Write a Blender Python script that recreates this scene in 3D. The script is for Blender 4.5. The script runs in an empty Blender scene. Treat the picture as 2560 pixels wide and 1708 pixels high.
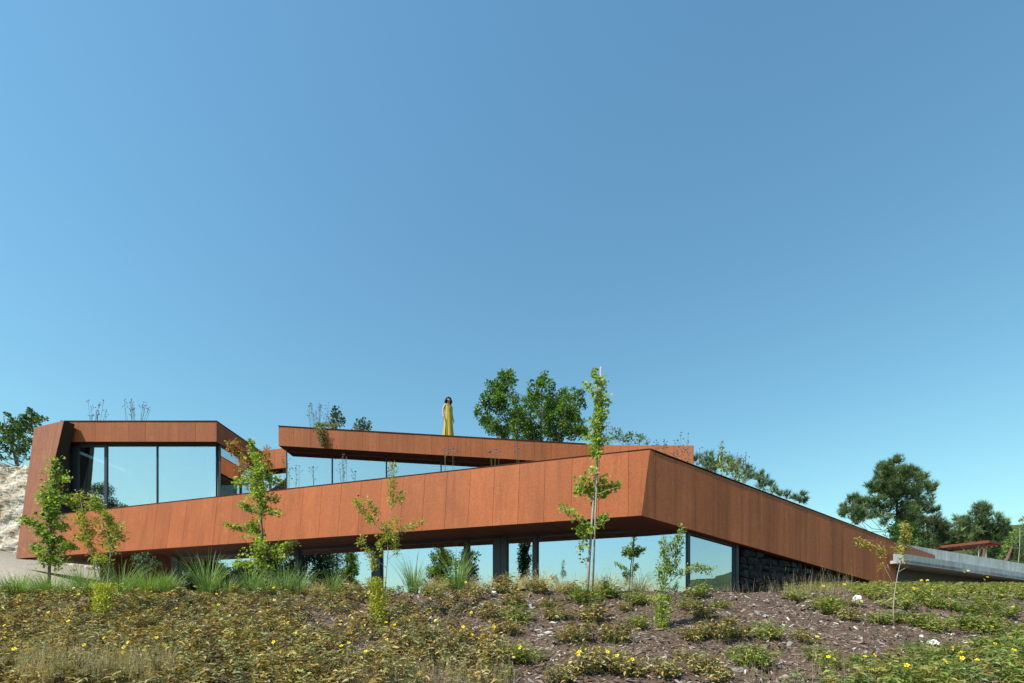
import bpy, bmesh, math, random
import numpy as np
from mathutils import Vector, Matrix

random.seed(7)
RNG = np.random.default_rng(11)
R = math.radians
SC = bpy.context.scene
COL = SC.collection

# ------------------------------------------------------------------ camera, sky, sun, exposure
F, CX, HY = 2560 * 17 / 36, 1280.0, 1560.0      # 17 mm lens on 36 mm, eye level at z = 0
cam = bpy.data.cameras.new('camera')
cam.lens, cam.sensor_width, cam.shift_y = 17.0, 36.0, (HY - 854.0) / 2560.0
cam.clip_start, cam.clip_end = 0.1, 3000
co = bpy.data.objects.new('camera', cam)
co.rotation_euler = (R(90), 0, 0)
COL.objects.link(co)
SC.camera = co

SUN_AZ, SUN_EL = 55.0, 52.0        # sun behind the viewer's left shoulder
to_sun = Vector((-math.sin(R(SUN_AZ)) * math.cos(R(SUN_EL)), -math.cos(R(SUN_AZ)) * math.cos(R(SUN_EL)), math.sin(R(SUN_EL))))
world = bpy.data.worlds.new('World')
SC.world = world
world.use_nodes = True
wn = world.node_tree
sky = wn.nodes.new('ShaderNodeTexSky')
sky.sky_type = 'NISHITA'
sky.sun_disc = False
sky.sun_elevation = R(SUN_EL)
sky.sun_rotation = math.atan2(to_sun.x, to_sun.y)
sky.altitude = 300
sky.air_density, sky.dust_density, sky.ozone_density = 1.9, 0.4, 1.5
tn = wn.nodes.new('ShaderNodeMix')                # even colour balance of the whole sky
tn.data_type, tn.blend_type = 'RGBA', 'MULTIPLY'
tn.inputs[0].default_value = 1.0
tn.inputs[7].default_value = (0.655, 1.02, 1.12, 1)
wn.links.new(sky.outputs[0], tn.inputs[6])
wn.links.new(tn.outputs[2], wn.nodes['Background'].inputs[0])
wn.nodes['Background'].inputs[1].default_value = 0.112
sd = bpy.data.lights.new('sun', 'SUN')
sd.energy, sd.angle, sd.color = 5.0, R(0.53), (1.0, 0.95, 0.87)
so = bpy.data.objects.new('sun', sd)
so.rotation_euler = (-to_sun).to_track_quat('-Z', 'Y').to_euler()
COL.objects.link(so)
SC.view_settings.view_transform = 'Standard'
SC.view_settings.look = 'None'
SC.view_settings.exposure = 0.35
SC.view_settings.gamma = 1.0
SC.view_settings.use_curve_mapping = False
SC.cycles.max_bounces = 8
SC.cycles.transparent_max_bounces = 12


# ------------------------------------------------------------------ helpers
def P(px, py, Y):
    return Vector(((px - CX) / F * Y, Y, (HY - py) / F * Y))


W = {}                              # world origin of every object


def tag(o, label=None, cat=None, group=None, kind=None):
    if label: o['label'] = label
    if cat: o['category'] = cat
    if group: o['group'] = group
    if kind: o['kind'] = kind
    return o


def empty(name, loc, label=None, cat=None, group=None, parent=None):
    o = bpy.data.objects.new(name, None)
    o.empty_display_size = 0.2
    COL.objects.link(o)
    loc = Vector(loc)
    if parent:
        o.parent = parent
        o.location = loc - W[parent.name]
    else:
        o.location = loc
    W[o.name] = loc
    return tag(o, label, cat, group)


def link(name, me, mat, parent, origin):
    o = bpy.data.objects.new(name, me)
    COL.objects.link(o)
    if mat and not me.materials: me.materials.append(mat)
    if parent:
        o.parent = parent
        W[o.name] = W[parent.name]
    else:
        o.location = origin
        W[o.name] = Vector(origin)
    return o


def mesh(name, verts, faces, mat, parent=None, origin=(0, 0, 0), smooth=False):
    """world-space verts -> one mesh object"""
    org = W[parent.name] if parent else Vector(origin)
    me = bpy.data.meshes.new(name)
    me.from_pydata([tuple(Vector(v) - org) for v in verts], [], faces)
    if smooth: me.polygons.foreach_set('use_smooth', [True] * len(faces))
    me.update()
    return link(name, me, mat, parent, origin)


def np_mesh(name, V, T, tint=None, smooth=False):
    """V (n,3), T (m,3) triangles -> mesh data, optional per-vertex colour"""
    me = bpy.data.meshes.new(name)
    V = np.asarray(V, np.float32); T = np.asarray(T, np.int32)
    me.vertices.add(len(V)); me.vertices.foreach_set('co', V.ravel())
    me.loops.add(T.size); me.loops.foreach_set('vertex_index', T.ravel())
    me.polygons.add(len(T))
    me.polygons.foreach_set('loop_start', np.arange(0, T.size, 3, dtype=np.int32))
    me.polygons.foreach_set('loop_total', np.full(len(T), 3, np.int32))
    if smooth: me.polygons.foreach_set('use_smooth', np.ones(len(T), bool))
    me.update(calc_edges=True)
    if tint is not None:
        a = me.color_attributes.new('tint', 'FLOAT_COLOR', 'POINT')
        c = np.ones((len(V), 4), np.float32); c[:, :3] = tint
        a.data.foreach_set('color', c.ravel())
    return me


class MB:
    """collects boxes and prisms into one mesh"""
    def __init__(s): s.v, s.f = [], []
    def prism(s, a, b):
        """a, b: matching outlines (front, back)"""
        n, k = len(a), len(s.v)
        s.v += [Vector(p) for p in a] + [Vector(p) for p in b]
        s.f.append(list(range(k, k + n))); s.f.append(list(range(k + 2 * n - 1, k + n - 1, -1)))
        for i in range(n):
            j = (i + 1) % n
            s.f.append([k + i, k + n + i, k + n + j, k + j])
        return s
    def box(s, p, q):
        x0, y0, z0 = p; x1, y1, z1 = q
        return s.prism([(x0, y0, z0), (x1, y0, z0), (x1, y0, z1), (x0, y0, z1)], [(x0, y1, z0), (x1, y1, z0), (x1, y1, z1), (x0, y1, z1)])
    def slab(s, quad, t):
        """quad (in order) extruded by vector t"""
        t = Vector(t)
        return s.prism([Vector(p) for p in quad], [Vector(p) + t for p in quad])
    def tube(s, pts, radii, n=6):
        k0 = len(s.v); pts = [Vector(p) for p in pts]
        for i, p in enumerate(pts):
            d = (pts[min(i + 1, len(pts) - 1)] - pts[max(i - 1, 0)]).normalized()
            u = d.orthogonal().normalized(); w = d.cross(u)
            for j in range(n):
                a = 2 * math.pi * j / n
                s.v.append(p + (u * math.cos(a) + w * math.sin(a)) * radii[i])
        for i in range(len(pts) - 1):
            for j in range(n):
                a, b = k0 + i * n + j, k0 + i * n + (j + 1) % n
                s.f.append([a, b, b + n, a + n])
        s.f.append(list(range(k0 + n - 1, k0 - 1, -1)))
        s.f.append(list(range(k0 + (len(pts) - 1) * n, k0 + len(pts) * n)))
        return s
    def build(s, name, mat, parent=None, origin=(0, 0, 0), smooth=False):
        return mesh(name, s.v, s.f, mat, parent, origin, smooth)


# ---- materials
class N:
    def __init__(s, name):
        s.m = bpy.data.materials.new(name); s.m.use_nodes = True
        s.t = s.m.node_tree; s.b = s.t.nodes['Principled BSDF']; s.out = s.t.nodes['Material Output']
    def n(s, kind, **kw):
        x = s.t.nodes.new('ShaderNode' + kind)
        for k, v in kw.items(): setattr(x, k, v)
        return x
    def l(s, a, b): s.t.links.new(a, b)
    def coord(s, scale=(1, 1, 1), which='Object'):
        tc = s.n('TexCoord'); mp = s.n('Mapping'); mp.inputs['Scale'].default_value = scale
        s.l(tc.outputs[which], mp.inputs[0]); return mp.outputs[0]
    def noise(s, scale, detail=4, rough=0.5, vec=None):
        x = s.n('TexNoise'); x.inputs['Scale'].default_value = scale; x.inputs['Detail'].default_value = detail; x.inputs['Roughness'].default_value = rough
        if vec is not None: s.l(vec, x.inputs['Vector'])
        return x.outputs['Fac']
    def ramp(s, fac, stops):
        x = s.n('ValToRGB'); e = x.color_ramp.elements
        while len(e) < len(stops): e.new(0.5)
        for i, (p, c) in enumerate(stops): e[i].position = p; e[i].color = (*c, 1) if len(c) == 3 else c
        s.l(fac, x.inputs[0]); return x.outputs[0]
    def mix(s, fac, a, b, mode='MIX'):
        x = s.n('Mix', data_type='RGBA', blend_type=mode)
        for i, v in ((0, fac), (6, a), (7, b)):
            if hasattr(v, 'links') or isinstance(v, bpy.types.NodeSocket): s.l(v, x.inputs[i])
            elif i == 0: x.inputs[0].default_value = v
            else: x.inputs[i].default_value = (*v, 1)
        return x.outputs[2]
    def math(s, op, a, b=None):
        x = s.n('Math', operation=op)
        for i, v in ((0, a), (1, b)):
            if v is None: continue
            if isinstance(v, bpy.types.NodeSocket): s.l(v, x.inputs[i])
            else: x.inputs[i].default_value = v
        return x.outputs[0]
    def bump(s, h, strength=0.3, dist=0.01):
        x = s.n('Bump'); x.inputs['Strength'].default_value = strength; x.inputs['Distance'].default_value = dist
        s.l(h, x.inputs['Height']); s.l(x.outputs[0], s.b.inputs['Normal'])
    def base(s, c):
        if isinstance(c, bpy.types.NodeSocket): s.l(c, s.b.inputs['Base Color'])
        else: s.b.inputs['Base Color'].default_value = (*c, 1)
        return s
    def rough(s, r, spec=0.3):
        s.b.inputs['Roughness'].default_value = r; s.b.inputs['Specular IOR Level'].default_value = spec
        return s


def plain(name, c, rough=0.6, spec=0.3, var=0.12, scale=8.0):
    k = N(name)
    f = k.noise(scale, 5, 0.6, k.coord())
    lo = tuple(x * (1 - var) for x in c); hi = tuple(min(1, x * (1 + var)) for x in c)
    k.base(k.ramp(f, [(0.3, lo), (0.7, hi)])).rough(rough, spec)
    k.bump(f, 0.15, 0.01)
    return k.m


def corten(name, a, b, wave=0.25, sk=0.55):
    k = N(name)
    oi = k.n('ObjectInfo')
    big = k.noise(0.9, 3, 0.5, k.coord((1.0, 1.0, 0.7)))
    streak = k.noise(1.0, 6, 0.72, k.coord((11, 11, 0.3)))
    fine = k.noise(55, 3, 0.7, k.coord((1, 1, 0.6)))
    runs = k.noise(1.0, 4, 0.6, k.coord((3.1, 3.1, 0.13)))
    blot = k.noise(3.2, 5, 0.65, k.coord((1.0, 1.0, 0.8)))
    c = k.mix(k.math('MULTIPLY', k.ramp(streak, [(0.32, (0, 0, 0)), (0.68, (1, 1, 1))]), sk), a, b)
    c = k.mix(k.math('MULTIPLY', k.ramp(big, [(0.35, (0, 0, 0)), (0.75, (1, 1, 1))]), 0.45), c, tuple(x * 0.66 for x in a))
    c = k.mix(k.math('MULTIPLY', k.ramp(runs, [(0.52, (0, 0, 0)), (0.66, (1, 1, 1))]), 0.42), c, (a[0] * 0.5, a[1] * 0.52, a[2] * 0.6))
    c = k.mix(k.math('MULTIPLY', k.ramp(blot, [(0.55, (0, 0, 0)), (0.72, (1, 1, 1))]), 0.35), c, (a[0] * 1.22, a[1] * 1.32, a[2] * 1.15))
    c = k.mix(1.0, c, k.ramp(fine, [(0.3, (0.62, 0.58, 0.54)), (0.72, (1.26, 1.30, 1.34))]), 'MULTIPLY')
    c = k.mix(1.0, c, k.ramp(oi.outputs['Random'], [(0, (0.90, 0.88, 0.87)), (0.5, (1.0, 1.0, 1.0)), (1, (1.06, 1.05, 1.03))]), 'MULTIPLY')
    k.base(c).rough(0.68, 0.32)
    warp = k.noise(1.0, 2, 0.4, k.coord((2.2, 2.2, 0.12)))
    h = k.math('ADD', k.math('MULTIPLY', warp, wave), k.math('MULTIPLY', fine, 0.016))
    k.bump(h, 0.5, 0.12)
    return k.m


def leafmat(name, gloss=0.45, trans=0.35, tr_tint=(1.25, 1.35, 0.55), rough=0.5):
    k = N(name)
    at = k.n('Attribute', attribute_name='tint')
    k.base(at.outputs['Color']).rough(rough, gloss)
    tr = k.n('BsdfTranslucent')
    k.l(k.mix(1.0, at.outputs['Color'], tr_tint, 'MULTIPLY'), tr.inputs['Color'])
    ms = k.n('MixShader'); ms.inputs[0].default_value = trans
    k.l(k.b.outputs[0], ms.inputs[1]); k.l(tr.outputs[0], ms.inputs[2]); k.l(ms.outputs[0], k.out.inputs[0])
    return k.m


def glassmat(name, refl=0.7, tint=(0.86, 0.94, 1.0)):
    k = N(name)
    g = k.n('BsdfGlossy'); g.inputs['Roughness'].default_value = 0.0; g.inputs['Color'].default_value = (*tint, 1)
    tr = k.n('BsdfTransparent'); tr.inputs['Color'].default_value = (0.62, 0.72, 0.72, 1)
    ms = k.n('MixShader'); ms.inputs[0].default_value = refl
    k.l(tr.outputs[0], ms.inputs[1]); k.l(g.outputs[0], ms.inputs[2]); k.l(ms.outputs[0], k.out.inputs[0])
    # a very slight waviness of the panes
    nz = k.noise(0.6, 1, 0.4, k.coord()); bp = k.n('Bump'); bp.inputs['Strength'].default_value = 0.02; bp.inputs['Distance'].default_value = 0.02
    k.l(nz, bp.inputs['Height']); k.l(bp.outputs[0], g.inputs['Normal'])
    return k.m


M = {}
M['corten'] = corten('weathering_steel', (0.43, 0.117, 0.028), (0.31, 0.075, 0.019))
M['corten_roof'] = corten('weathering_steel_roof', (0.43, 0.125, 0.036), (0.27, 0.075, 0.026))
M['corten_side'] = corten('weathering_steel_side_lift', (0.50, 0.155, 0.056), (0.36, 0.10, 0.040), 0.5)  # same steel, colour lifted to stand in for fill light on the grazed side
M['corten_old'] = corten('weathering_steel_old', (0.42, 0.125, 0.04), (0.15, 0.085, 0.06), 0.3, 0.95)
M['corten_back'] = plain('steel_backing', (0.10, 0.035, 0.018), 0.8, 0.2)
M['soffit'] = plain('soffit_shade_tone', (0.075, 0.022, 0.011), 0.75, 0.25, 0.15, 3)  # same steel, with the shade under the overhang put into its darker colour
M['reveal'] = plain('reveal_shade_tone', (0.03, 0.017, 0.012), 0.6, 0.35, 0.3, 3)  # near-black colour carries the shade of the recess beside the fin
M['frame'] = plain('dark_frame', (0.045, 0.052, 0.062), 0.45, 0.4, 0.1)
M['glass'] = glassmat('coated_glass', 0.60, (0.97, 0.92, 0.90))
M['glass_low'] = glassmat('coated_glass_low', 0.68, (0.70, 0.755, 0.90))
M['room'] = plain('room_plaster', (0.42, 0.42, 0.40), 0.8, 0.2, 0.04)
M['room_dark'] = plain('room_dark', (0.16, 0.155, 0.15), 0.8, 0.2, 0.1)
M['curtain'] = plain('curtain_cloth', (0.72, 0.73, 0.72), 0.9, 0.1, 0.04, 3)
M['basalt'] = plain('black_stone', (0.007, 0.007, 0.008), 0.6, 0.3, 0.5, 14)
M['rock'] = plain('pale_rock', (0.55, 0.51, 0.45), 0.9, 0.15, 0.25, 18)
M['white_rock'] = plain('white_rock', (0.78, 0.77, 0.73), 0.9, 0.15, 0.12, 12)
M['wood'] = plain('stake_wood', (0.40, 0.33, 0.26), 0.8, 0.2, 0.2, 20)
M['bark'] = plain('tree_bark', (0.17, 0.135, 0.11), 0.9, 0.1, 0.35, 30)
M['pale_bark'] = plain('pale_bark', (0.40, 0.35, 0.29), 0.9, 0.1, 0.3, 40)
M['pine_bark'] = plain('pine_bark', (0.16, 0.095, 0.065), 0.9, 0.1, 0.3, 12)
M['stalk'] = plain('green_stalk', (0.16, 0.17, 0.06), 0.8, 0.2, 0.2, 30)
M['leaf'] = leafmat('leaf')
M['ginkgo'] = leafmat('ginkgo_leaf', 0.5, 0.5)
M['needle'] = leafmat('needles', 0.35, 0.3, (1.1, 1.15, 0.7), 0.55)
M['dry'] = leafmat('dry_leaf', 0.3, 0.28, (1.2, 1.05, 0.6), 0.6)
M['blade'] = leafmat('grass_blade', 0.4, 0.35)
M['chip'] = leafmat('bark_chip', 0.2, 0.0, (1, 1, 1), 0.85)
k = N('petal'); k.base((0.86, 0.66, 0.01)).rough(0.5, 0.2); M['petal'] = k.m
k = N('verbena_head'); k.base((0.26, 0.15, 0.34)).rough(0.7, 0.2); M['purple'] = k.m
k = N('red_bloom'); k.base((0.62, 0.07, 0.02)).rough(0.5, 0.2); M['red'] = k.m


def concrete(name, c):
    k = N(name)
    big = k.noise(0.8, 5, 0.6, k.coord((1, 1, 1.6)))
    drip = k.noise(1.0, 4, 0.6, k.coord((5, 5, 0.5)))
    fine = k.noise(40, 4, 0.6, k.coord())
    col = k.ramp(big, [(0.3, tuple(x * 0.8 for x in c)), (0.7, tuple(x * 1.1 for x in c))])
    col = k.mix(1.0, col, k.ramp(drip, [(0.35, (0.80, 0.80, 0.79)), (0.65, (1.08, 1.08, 1.08))]), 'MULTIPLY')
    col = k.mix(1.0, col, k.ramp(fine, [(0.3, (0.90, 0.90, 0.90)), (0.7, (1.06, 1.06, 1.06))]), 'MULTIPLY')
    k.base(col).rough(0.85, 0.2); k.bump(fine, 0.2, 0.01)
    return k.m


M['concrete'] = concrete('fair_concrete', (0.58, 0.58, 0.55))


# ------------------------------------------------------------------ terrain
def sst(a, b, x):
    t = np.clip((x - a) / (b - a), 0, 1)
    return t * t * (3 - 2 * t)


def vnoise(x, y, s):
    return (np.sin(x * 1.7 / s + 1.3) * np.cos(y * 1.3 / s + 0.4) + 0.5 * np.sin(x * 3.1 / s + y * 2.7 / s + 2.1) + 0.35 * np.cos(x * 6.3 / s - y * 5.1 / s)) / 1.85


def ground(X, Y):
    X = np.asarray(X, float); Y = np.asarray(Y, float)
    zc = 0.53 + 0.11 * sst(-7, 0, X)                 # height of the crest of the bank
    Yc = 9.5 + 0.7 * sst(2, 7, X)
    t = (Y - 5.2) / (Yc - 5.2)
    bank = -0.636 + (zc + 0.636) * (t - 0.10 * np.sin(np.clip(t, 0, 1) * np.pi))
    near = -1.6 + 0.964 * np.clip(Y / 5.2, 0, 1) ** 1.6
    z = np.where(Y < 5.2, near, bank)
    # beyond the crest: level terrace in the middle, a rising field towards the right
    terr = zc + 0.0 - 0.42 * sst(0.0, 1.5, Y - Yc)
    field = zc + 0.085 * (Y - Yc) - 0.0028 * np.clip(Y - Yc - 6, 0, 20) ** 1.6
    w = sst(5.2, 7.2, X - 0.18 * (Y - 10))
    beyond = terr * (1 - w) + field * w
    z = np.where(Y > Yc, beyond, z)
    # soil bank rising at the far left
    z = z + sst(11.0, 17.5, Y) * 0.215 * np.clip(-X - 9.6, 0, 20)
    # hill behind the house
    z = np.where(Y > 26, np.maximum(z, z + (2.6 - 0.02 * np.abs(X)) * sst(26, 40, Y)), z)
    # far hills all round
    rr = np.hypot(X, Y); az = np.arctan2(X, Y)
    far = sst(130, 420, rr) * (16 + 29 * np.exp(-((az - 1.6) / 0.45) ** 2) + 20 * np.exp(-((az - 0.75) / 0.35) ** 2) + 4 * np.sin(az * 5 + 1) + 2.5 * np.sin(az * 17) + 1.2 * np.sin(az * 61))
    z = z + far
    z = z + 0.035 * vnoise(X, Y, 0.9) * sst(3, 5, Y) * (1 - sst(11, 14, Y)) + 0.012 * vnoise(X, Y, 0.23) * (1 - sst(14, 20, np.abs(Y)))
    return z


def gz(x, y): return float(ground(x, y))


def hit(px, py, y0=4.0, y1=30.0):
    """where the line of sight meets the bank"""
    y = y0
    while y < y1:
        p = P(px, py, y)
        if p.z <= gz(p.x, p.y): return Vector((p.x, p.y, gz(p.x, p.y)))
        y += 0.02
    p = P(px, py, 9.4)
    return Vector((p.x, p.y, gz(p.x, p.y)))


def axis(fine0, fine1, step, far0, far1):
    a = list(np.arange(fine0, fine1, step)); s = step; x = a[-1]
    while x < far1: s *= 1.16; x += s; a.append(x)
    s = step; x = a[0]
    while x > far0: s *= 1.16; x -= s; a.insert(0, x)
    return np.array(a)


gx, gy = axis(-15, 19, 0.13, -900, 900), axis(3.6, 15, 0.11, -900, 900)
GX, GY = np.meshgrid(gx, gy)
GZ = ground(GX, GY)
nx, ny = len(gx), len(gy)
idx = np.arange(nx * ny).reshape(ny, nx)
q = np.stack([idx[:-1, :-1], idx[:-1, 1:], idx[1:, 1:], idx[1:, :-1]], -1).reshape(-1, 4)
T = np.concatenate([q[:, [0, 1, 2]], q[:, [0, 2, 3]]])
gm = np_mesh('ground', np.stack([GX, GY, GZ], -1).reshape(-1, 3), T, smooth=True)
k = N('earth')
tc = k.n('TexCoord'); sp = k.n('SeparateXYZ'); k.l(tc.outputs['Object'], sp.inputs[0])
fine = k.noise(38, 5, 0.7, k.coord()); mid = k.noise(2.2, 4, 0.6, k.coord())
mulch = k.ramp(fine, [(0.25, (0.05, 0.03, 0.022)), (0.5, (0.12, 0.08, 0.056)), (0.78, (0.24, 0.19, 0.15))])
soil = k.ramp(k.noise(9, 6, 0.7, k.coord()), [(0.3, (0.13, 0.10, 0.075)), (0.7, (0.30, 0.25, 0.20))])
field_c = k.ramp(k.noise(0.05, 6, 0.7, k.coord()), [(0.35, (0.03, 0.05, 0.018)), (0.65, (0.075, 0.09, 0.035))])
m_soil = k.ramp(k.math('ADD', k.math('MULTIPLY', sp.outputs['Y'], 0.25), k.math('MULTIPLY', mid, 0.3)), [(0.0, (0, 0, 0)), (1.0, (1, 1, 1))])
mr = k.n('MapRange'); mr.inputs[1].default_value = 10.4; mr.inputs[2].default_value = 12.5; k.l(sp.outputs['Y'], mr.inputs[0])
mx = k.n('MapRange'); mx.inputs[1].default_value = 4; mx.inputs[2].default_value = 9; mx.inputs[3].default_value = 1; mx.inputs[4].default_value = 0; k.l(sp.outputs['X'], mx.inputs[0])
c = k.mix(k.math('MULTIPLY', mr.outputs[0], mx.outputs[0]), mulch, soil)
ml = k.n('MapRange'); ml.inputs[1].default_value = -9.2; ml.inputs[2].default_value = -10.6; k.l(sp.outputs['X'], ml.inputs[0])
sand = k.ramp(k.noise(16, 6, 0.75, k.coord()), [(0.3, (0.24, 0.20, 0.155)), (0.5, (0.42, 0.36, 0.285)), (0.72, (0.58, 0.52, 0.44))])
c = k.mix(k.math('MULTIPLY', mr.outputs[0], ml.outputs[0]), c, sand)
ln = k.n('VectorMath', operation='LENGTH'); k.l(tc.outputs['Object'], ln.inputs[0])
mf = k.n('MapRange'); mf.inputs[1].default_value = 26; mf.inputs[2].default_value = 60; k.l(ln.outputs['Value'], mf.inputs[0])
k.base(k.mix(mf.outputs[0], c, field_c)).rough(0.95, 0.1)
k.bump(fine, 0.7, 0.03)
M['earth'] = k.m
gob = link('ground', gm, M['earth'], None, (0, 0, 0))
tag(gob, 'bark covered bank and bare soil round the house', None, None, 'structure')

# ------------------------------------------------------------------ eroded earth cut at the far left
k = N('pale_cut')
f1 = k.noise(0.9, 7, 0.62, k.coord((1, 1, 1.2))); f2 = k.noise(7, 6, 0.7, k.coord((1.3, 1.3, 0.55)))
cc = k.ramp(f1, [(0.3, (0.42, 0.32, 0.22)), (0.5, (0.66, 0.57, 0.45)), (0.66, (0.80, 0.75, 0.66))])
cc = k.mix(1.0, cc, k.ramp(f2, [(0.3, (0.62, 0.58, 0.52)), (0.6, (1.05, 1.05, 1.05))]), 'MULTIPLY')
vo = k.n('TexVoronoi', feature='DISTANCE_TO_EDGE'); vo.inputs['Scale'].default_value = 1.5; k.l(k.coord((1.4, 1.4, 0.55)), vo.inputs['Vector'])
cc = k.mix(1.0, cc, k.ramp(vo.outputs['Distance'], [(0.0, (0.55, 0.48, 0.40)), (0.07, (1, 1, 1))]), 'MULTIPLY')
k.base(cc).rough(0.95, 0.1); k.bump(f2, 0.8, 0.12)
nu, nv = 200, 120
V, T = [], []
for j in range(nv):
    for i in range(nu):
        u, v = i / (nu - 1), j / (nv - 1)
        x = -44 + 30 * u
        yb = 25.0 + 1.6 * u
        z0 = gz(x, yb) - 0.5
        top = 9.75 - 0.4 * u + 0.25 * math.sin(u * 21) + 0.12 * math.sin(u * 63)
        z = z0 + (top - z0) * v
        y = yb + 2.6 * v ** 1.4 + 0.30 * float(vnoise(x, z * 1.7, 1.6)) + 0.08 * float(vnoise(x * 1.2, z * 0.6, 0.42)) + random.uniform(-.04, .04) - .12 * abs(float(vnoise(x * 1.1 + z * .3, z * .25, .28))) - .06 * abs(float(vnoise(x + 3, z * 1.3, .17)))
        if v > 0.985: y += 0.2
        V.append((x, y, z))
for j in range(nv - 1):
    for i in range(nu - 1):
        a = j * nu + i
        T += [(a, a + 1, a + nu + 1), (a, a + nu + 1, a + nu)]
# level top running back
k0 = len(V)
for i in range(nu):
    V.append((V[(nv - 1) * nu + i][0], 44, V[(nv - 1) * nu + i][2] + 0.6))
for i in range(nu - 1):
    a, b = (nv - 1) * nu + i, k0 + i
    T += [(a, a + 1, b + 1), (a, b + 1, b)]
tag(link('hillside_cut', np_mesh('hillside_cut', V, T), k.m, None, (0, 0, 0)), 'pale eroded earth cut behind the house at the far left', None, None, 'structure')

# ------------------------------------------------------------------ the house
TH = R(18.5)                                          # long front turned by 18.5 degrees
dA = Vector((math.cos(TH), -math.sin(TH), 0)); nA = Vector((-math.sin(TH), -math.cos(TH), 0))   # along to the right, outwards
LEAN = math.tan(R(6.9))
ZB, ZT = 2.55, 4.16                                   # underside and top of the long front
cor = P(1603, 1291, 11.4); cor.z = ZB
PH = R(27.8)
dB = Vector((math.cos(PH), math.sin(PH), 0)); nB = Vector((math.sin(PH), -math.cos(PH), 0))
SB = -0.112                                           # the right wing sinks along its length


def A(s, z):
    """point of the long front: s metres left of the corner, at height z"""
    return cor - dA * s - nA * (z - ZB) * LEAN + Vector((0, 0, z - ZB))


def Acut(px, py):
    """point of the long front's plane on the line of sight of a pixel"""
    d = P(px, py, 1.0); nn = (nA + Vector((0, 0, LEAN)))
    return d * ((A(0, ZB) - Vector((0, 0, 0))).dot(nn) / d.dot(nn))


def s_of(px, z):
    lo, hi = -5.0, 30.0
    for _ in range(60):
        m = (lo + hi) / 2; p = A(m, z)
        if CX + F * p.x / p.y > px: lo = m
        else: hi = m
    return lo


house = empty('house', (0, 17, gz(0, 15)), 'low angular house clad in rust coloured steel panels with large windows', 'house')


def panel(parent, quad, nrm, mat, t=0.014, gap=0.0035, name='panel'):
    """a steel sheet: quad inset by the joint, standing proud of the backing by t"""
    qd = [Vector(p) for p in quad]; c = sum(qd, Vector()) / 4
    e0 = (qd[1] - qd[0]).normalized(); e1 = (qd[3] - qd[0]).normalized()
    ins = []
    for i, (su, sv) in enumerate(((1, 1), (-1, 1), (-1, -1), (1, -1))):
        ins.append(qd[i] + e0 * su * gap + e1 * sv * gap * 0.5)
    nrm = Vector(nrm).normalized()
    j = random.uniform(0, 0.004)
    b = MB().prism([p + nrm * (t + j) for p in ins], [p + nrm * 0.001 for p in ins])
    return b.build(name, mat, parent)


def solid(parent, name, quad, depth, mat):
    return MB().slab(quad, depth).build(name, mat, parent)


# --- long front: parapet band and the tall end fin
sl = s_of(41, ZB)
front = solid(house, 'front_parapet', [A(sl, ZB), A(0, ZB), A(0, ZT), A(sl, ZT)], -nA * 0.22, M['corten_back'])
tops = [162.7, 193, 225, 257, 290, 323.8, 360, 395.5, 431.4, 469.5, 507.7, 545.8, 585, 628, 671, 714.5, 760.4, 806.9, 855.4, 904.7, 955.7, 1009.3, 1063.5, 1119.6, 1177.3, 1237.6, 1300, 1363.8, 1431, 1499, 1572]
ss = [s_of(x, ZT) for x in tops]
shift = lambda z: 0.0
# corner edge runs along the right wing's plane, so the last panel is cut on the slant
def corner(z):
    h = z - ZB
    k = h * LEAN / (-nA).dot(dB)
    return cor + dB * k + Vector((0, 0, h))
for a, b in zip(ss[:-1], ss[1:]):
    panel(front, [A(a, ZB), A(b, ZB), A(b, ZT), A(a, ZT)], nA + Vector((0, 0, LEAN)), M['corten'])
lastp = panel(front, [A(ss[-1], ZB), corner(ZB) + dA * 0.012, corner(ZT) + dA * 0.012, A(ss[-1], ZT)], nA + Vector((0, 0, LEAN)), M['corten'])
# thin folded cap along the top
cap = MB()
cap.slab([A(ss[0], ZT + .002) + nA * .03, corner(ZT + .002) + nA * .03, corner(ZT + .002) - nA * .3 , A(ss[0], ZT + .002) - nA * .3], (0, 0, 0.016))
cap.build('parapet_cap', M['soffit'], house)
# tall end fin, in the same leaning plane
f_edges = [(41, 87, 1070), (None, 120, 1061.5), (None, 147, 1055.5), (None, 161, 1052)]
fin = None
ftop = [Acut(87, 1070), Acut(118, 1062), Acut(147, 1055.5), Acut(161, 1052)]
sv_ = [(p - A(0, p.z)).dot(-dA) for p in ftop]
finmb = MB()
zt = [p.z for p in ftop]
s_in0 = s_of(105, ZT)
s_in1 = sv_[3]
outline_f = [A(sl, ZB), A(s_in0, ZB), A(s_in0, ZT), ftop[3], ftop[0]]
finmb.prism([p - nA * 0.004 for p in outline_f], [p - nA * 0.35 for p in outline_f])
fin = finmb.build('end_fin', M['reveal'], house)
nF = nA + Vector((0, 0, LEAN))
def lerp(a, b, t): return a + (b - a) * t
# fin sheets: three uprights between left edge and inner edge, broken by two level joints
L0, L1 = A(sl, ZB), ftop[0]
I0, I1 = A(s_in0, ZT), ftop[3]
def onfin(u, z):
    """u 0..1 across the fin at height z"""
    tl = (z - L0.z) / (L1.z - L0.z); left = lerp(L0, L1, tl)
    ti = (z - I0.z) / (I1.z - I0.z); right = lerp(I0, I1, max(ti, -0.6))
    return lerp(left, right, u)
us = [0, 0.42, 0.80, 1.0]
tri_top = lambda u: lerp(ftop[0], ftop[3], u)
for i in range(3):
    u0, u1 = us[i], us[i + 1]
    for z0, z1 in ((ZT, 6.95 - 0.05 * i), (6.95 - 0.05 * i, None)):
        qd = [onfin(u0, z0), onfin(u1, z0), onfin(u1, z1) if z1 else tri_top(u1), onfin(u0, z1) if z1 else tri_top(u0)]
        panel(fin, qd, nF, M['corten_old'])
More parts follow.
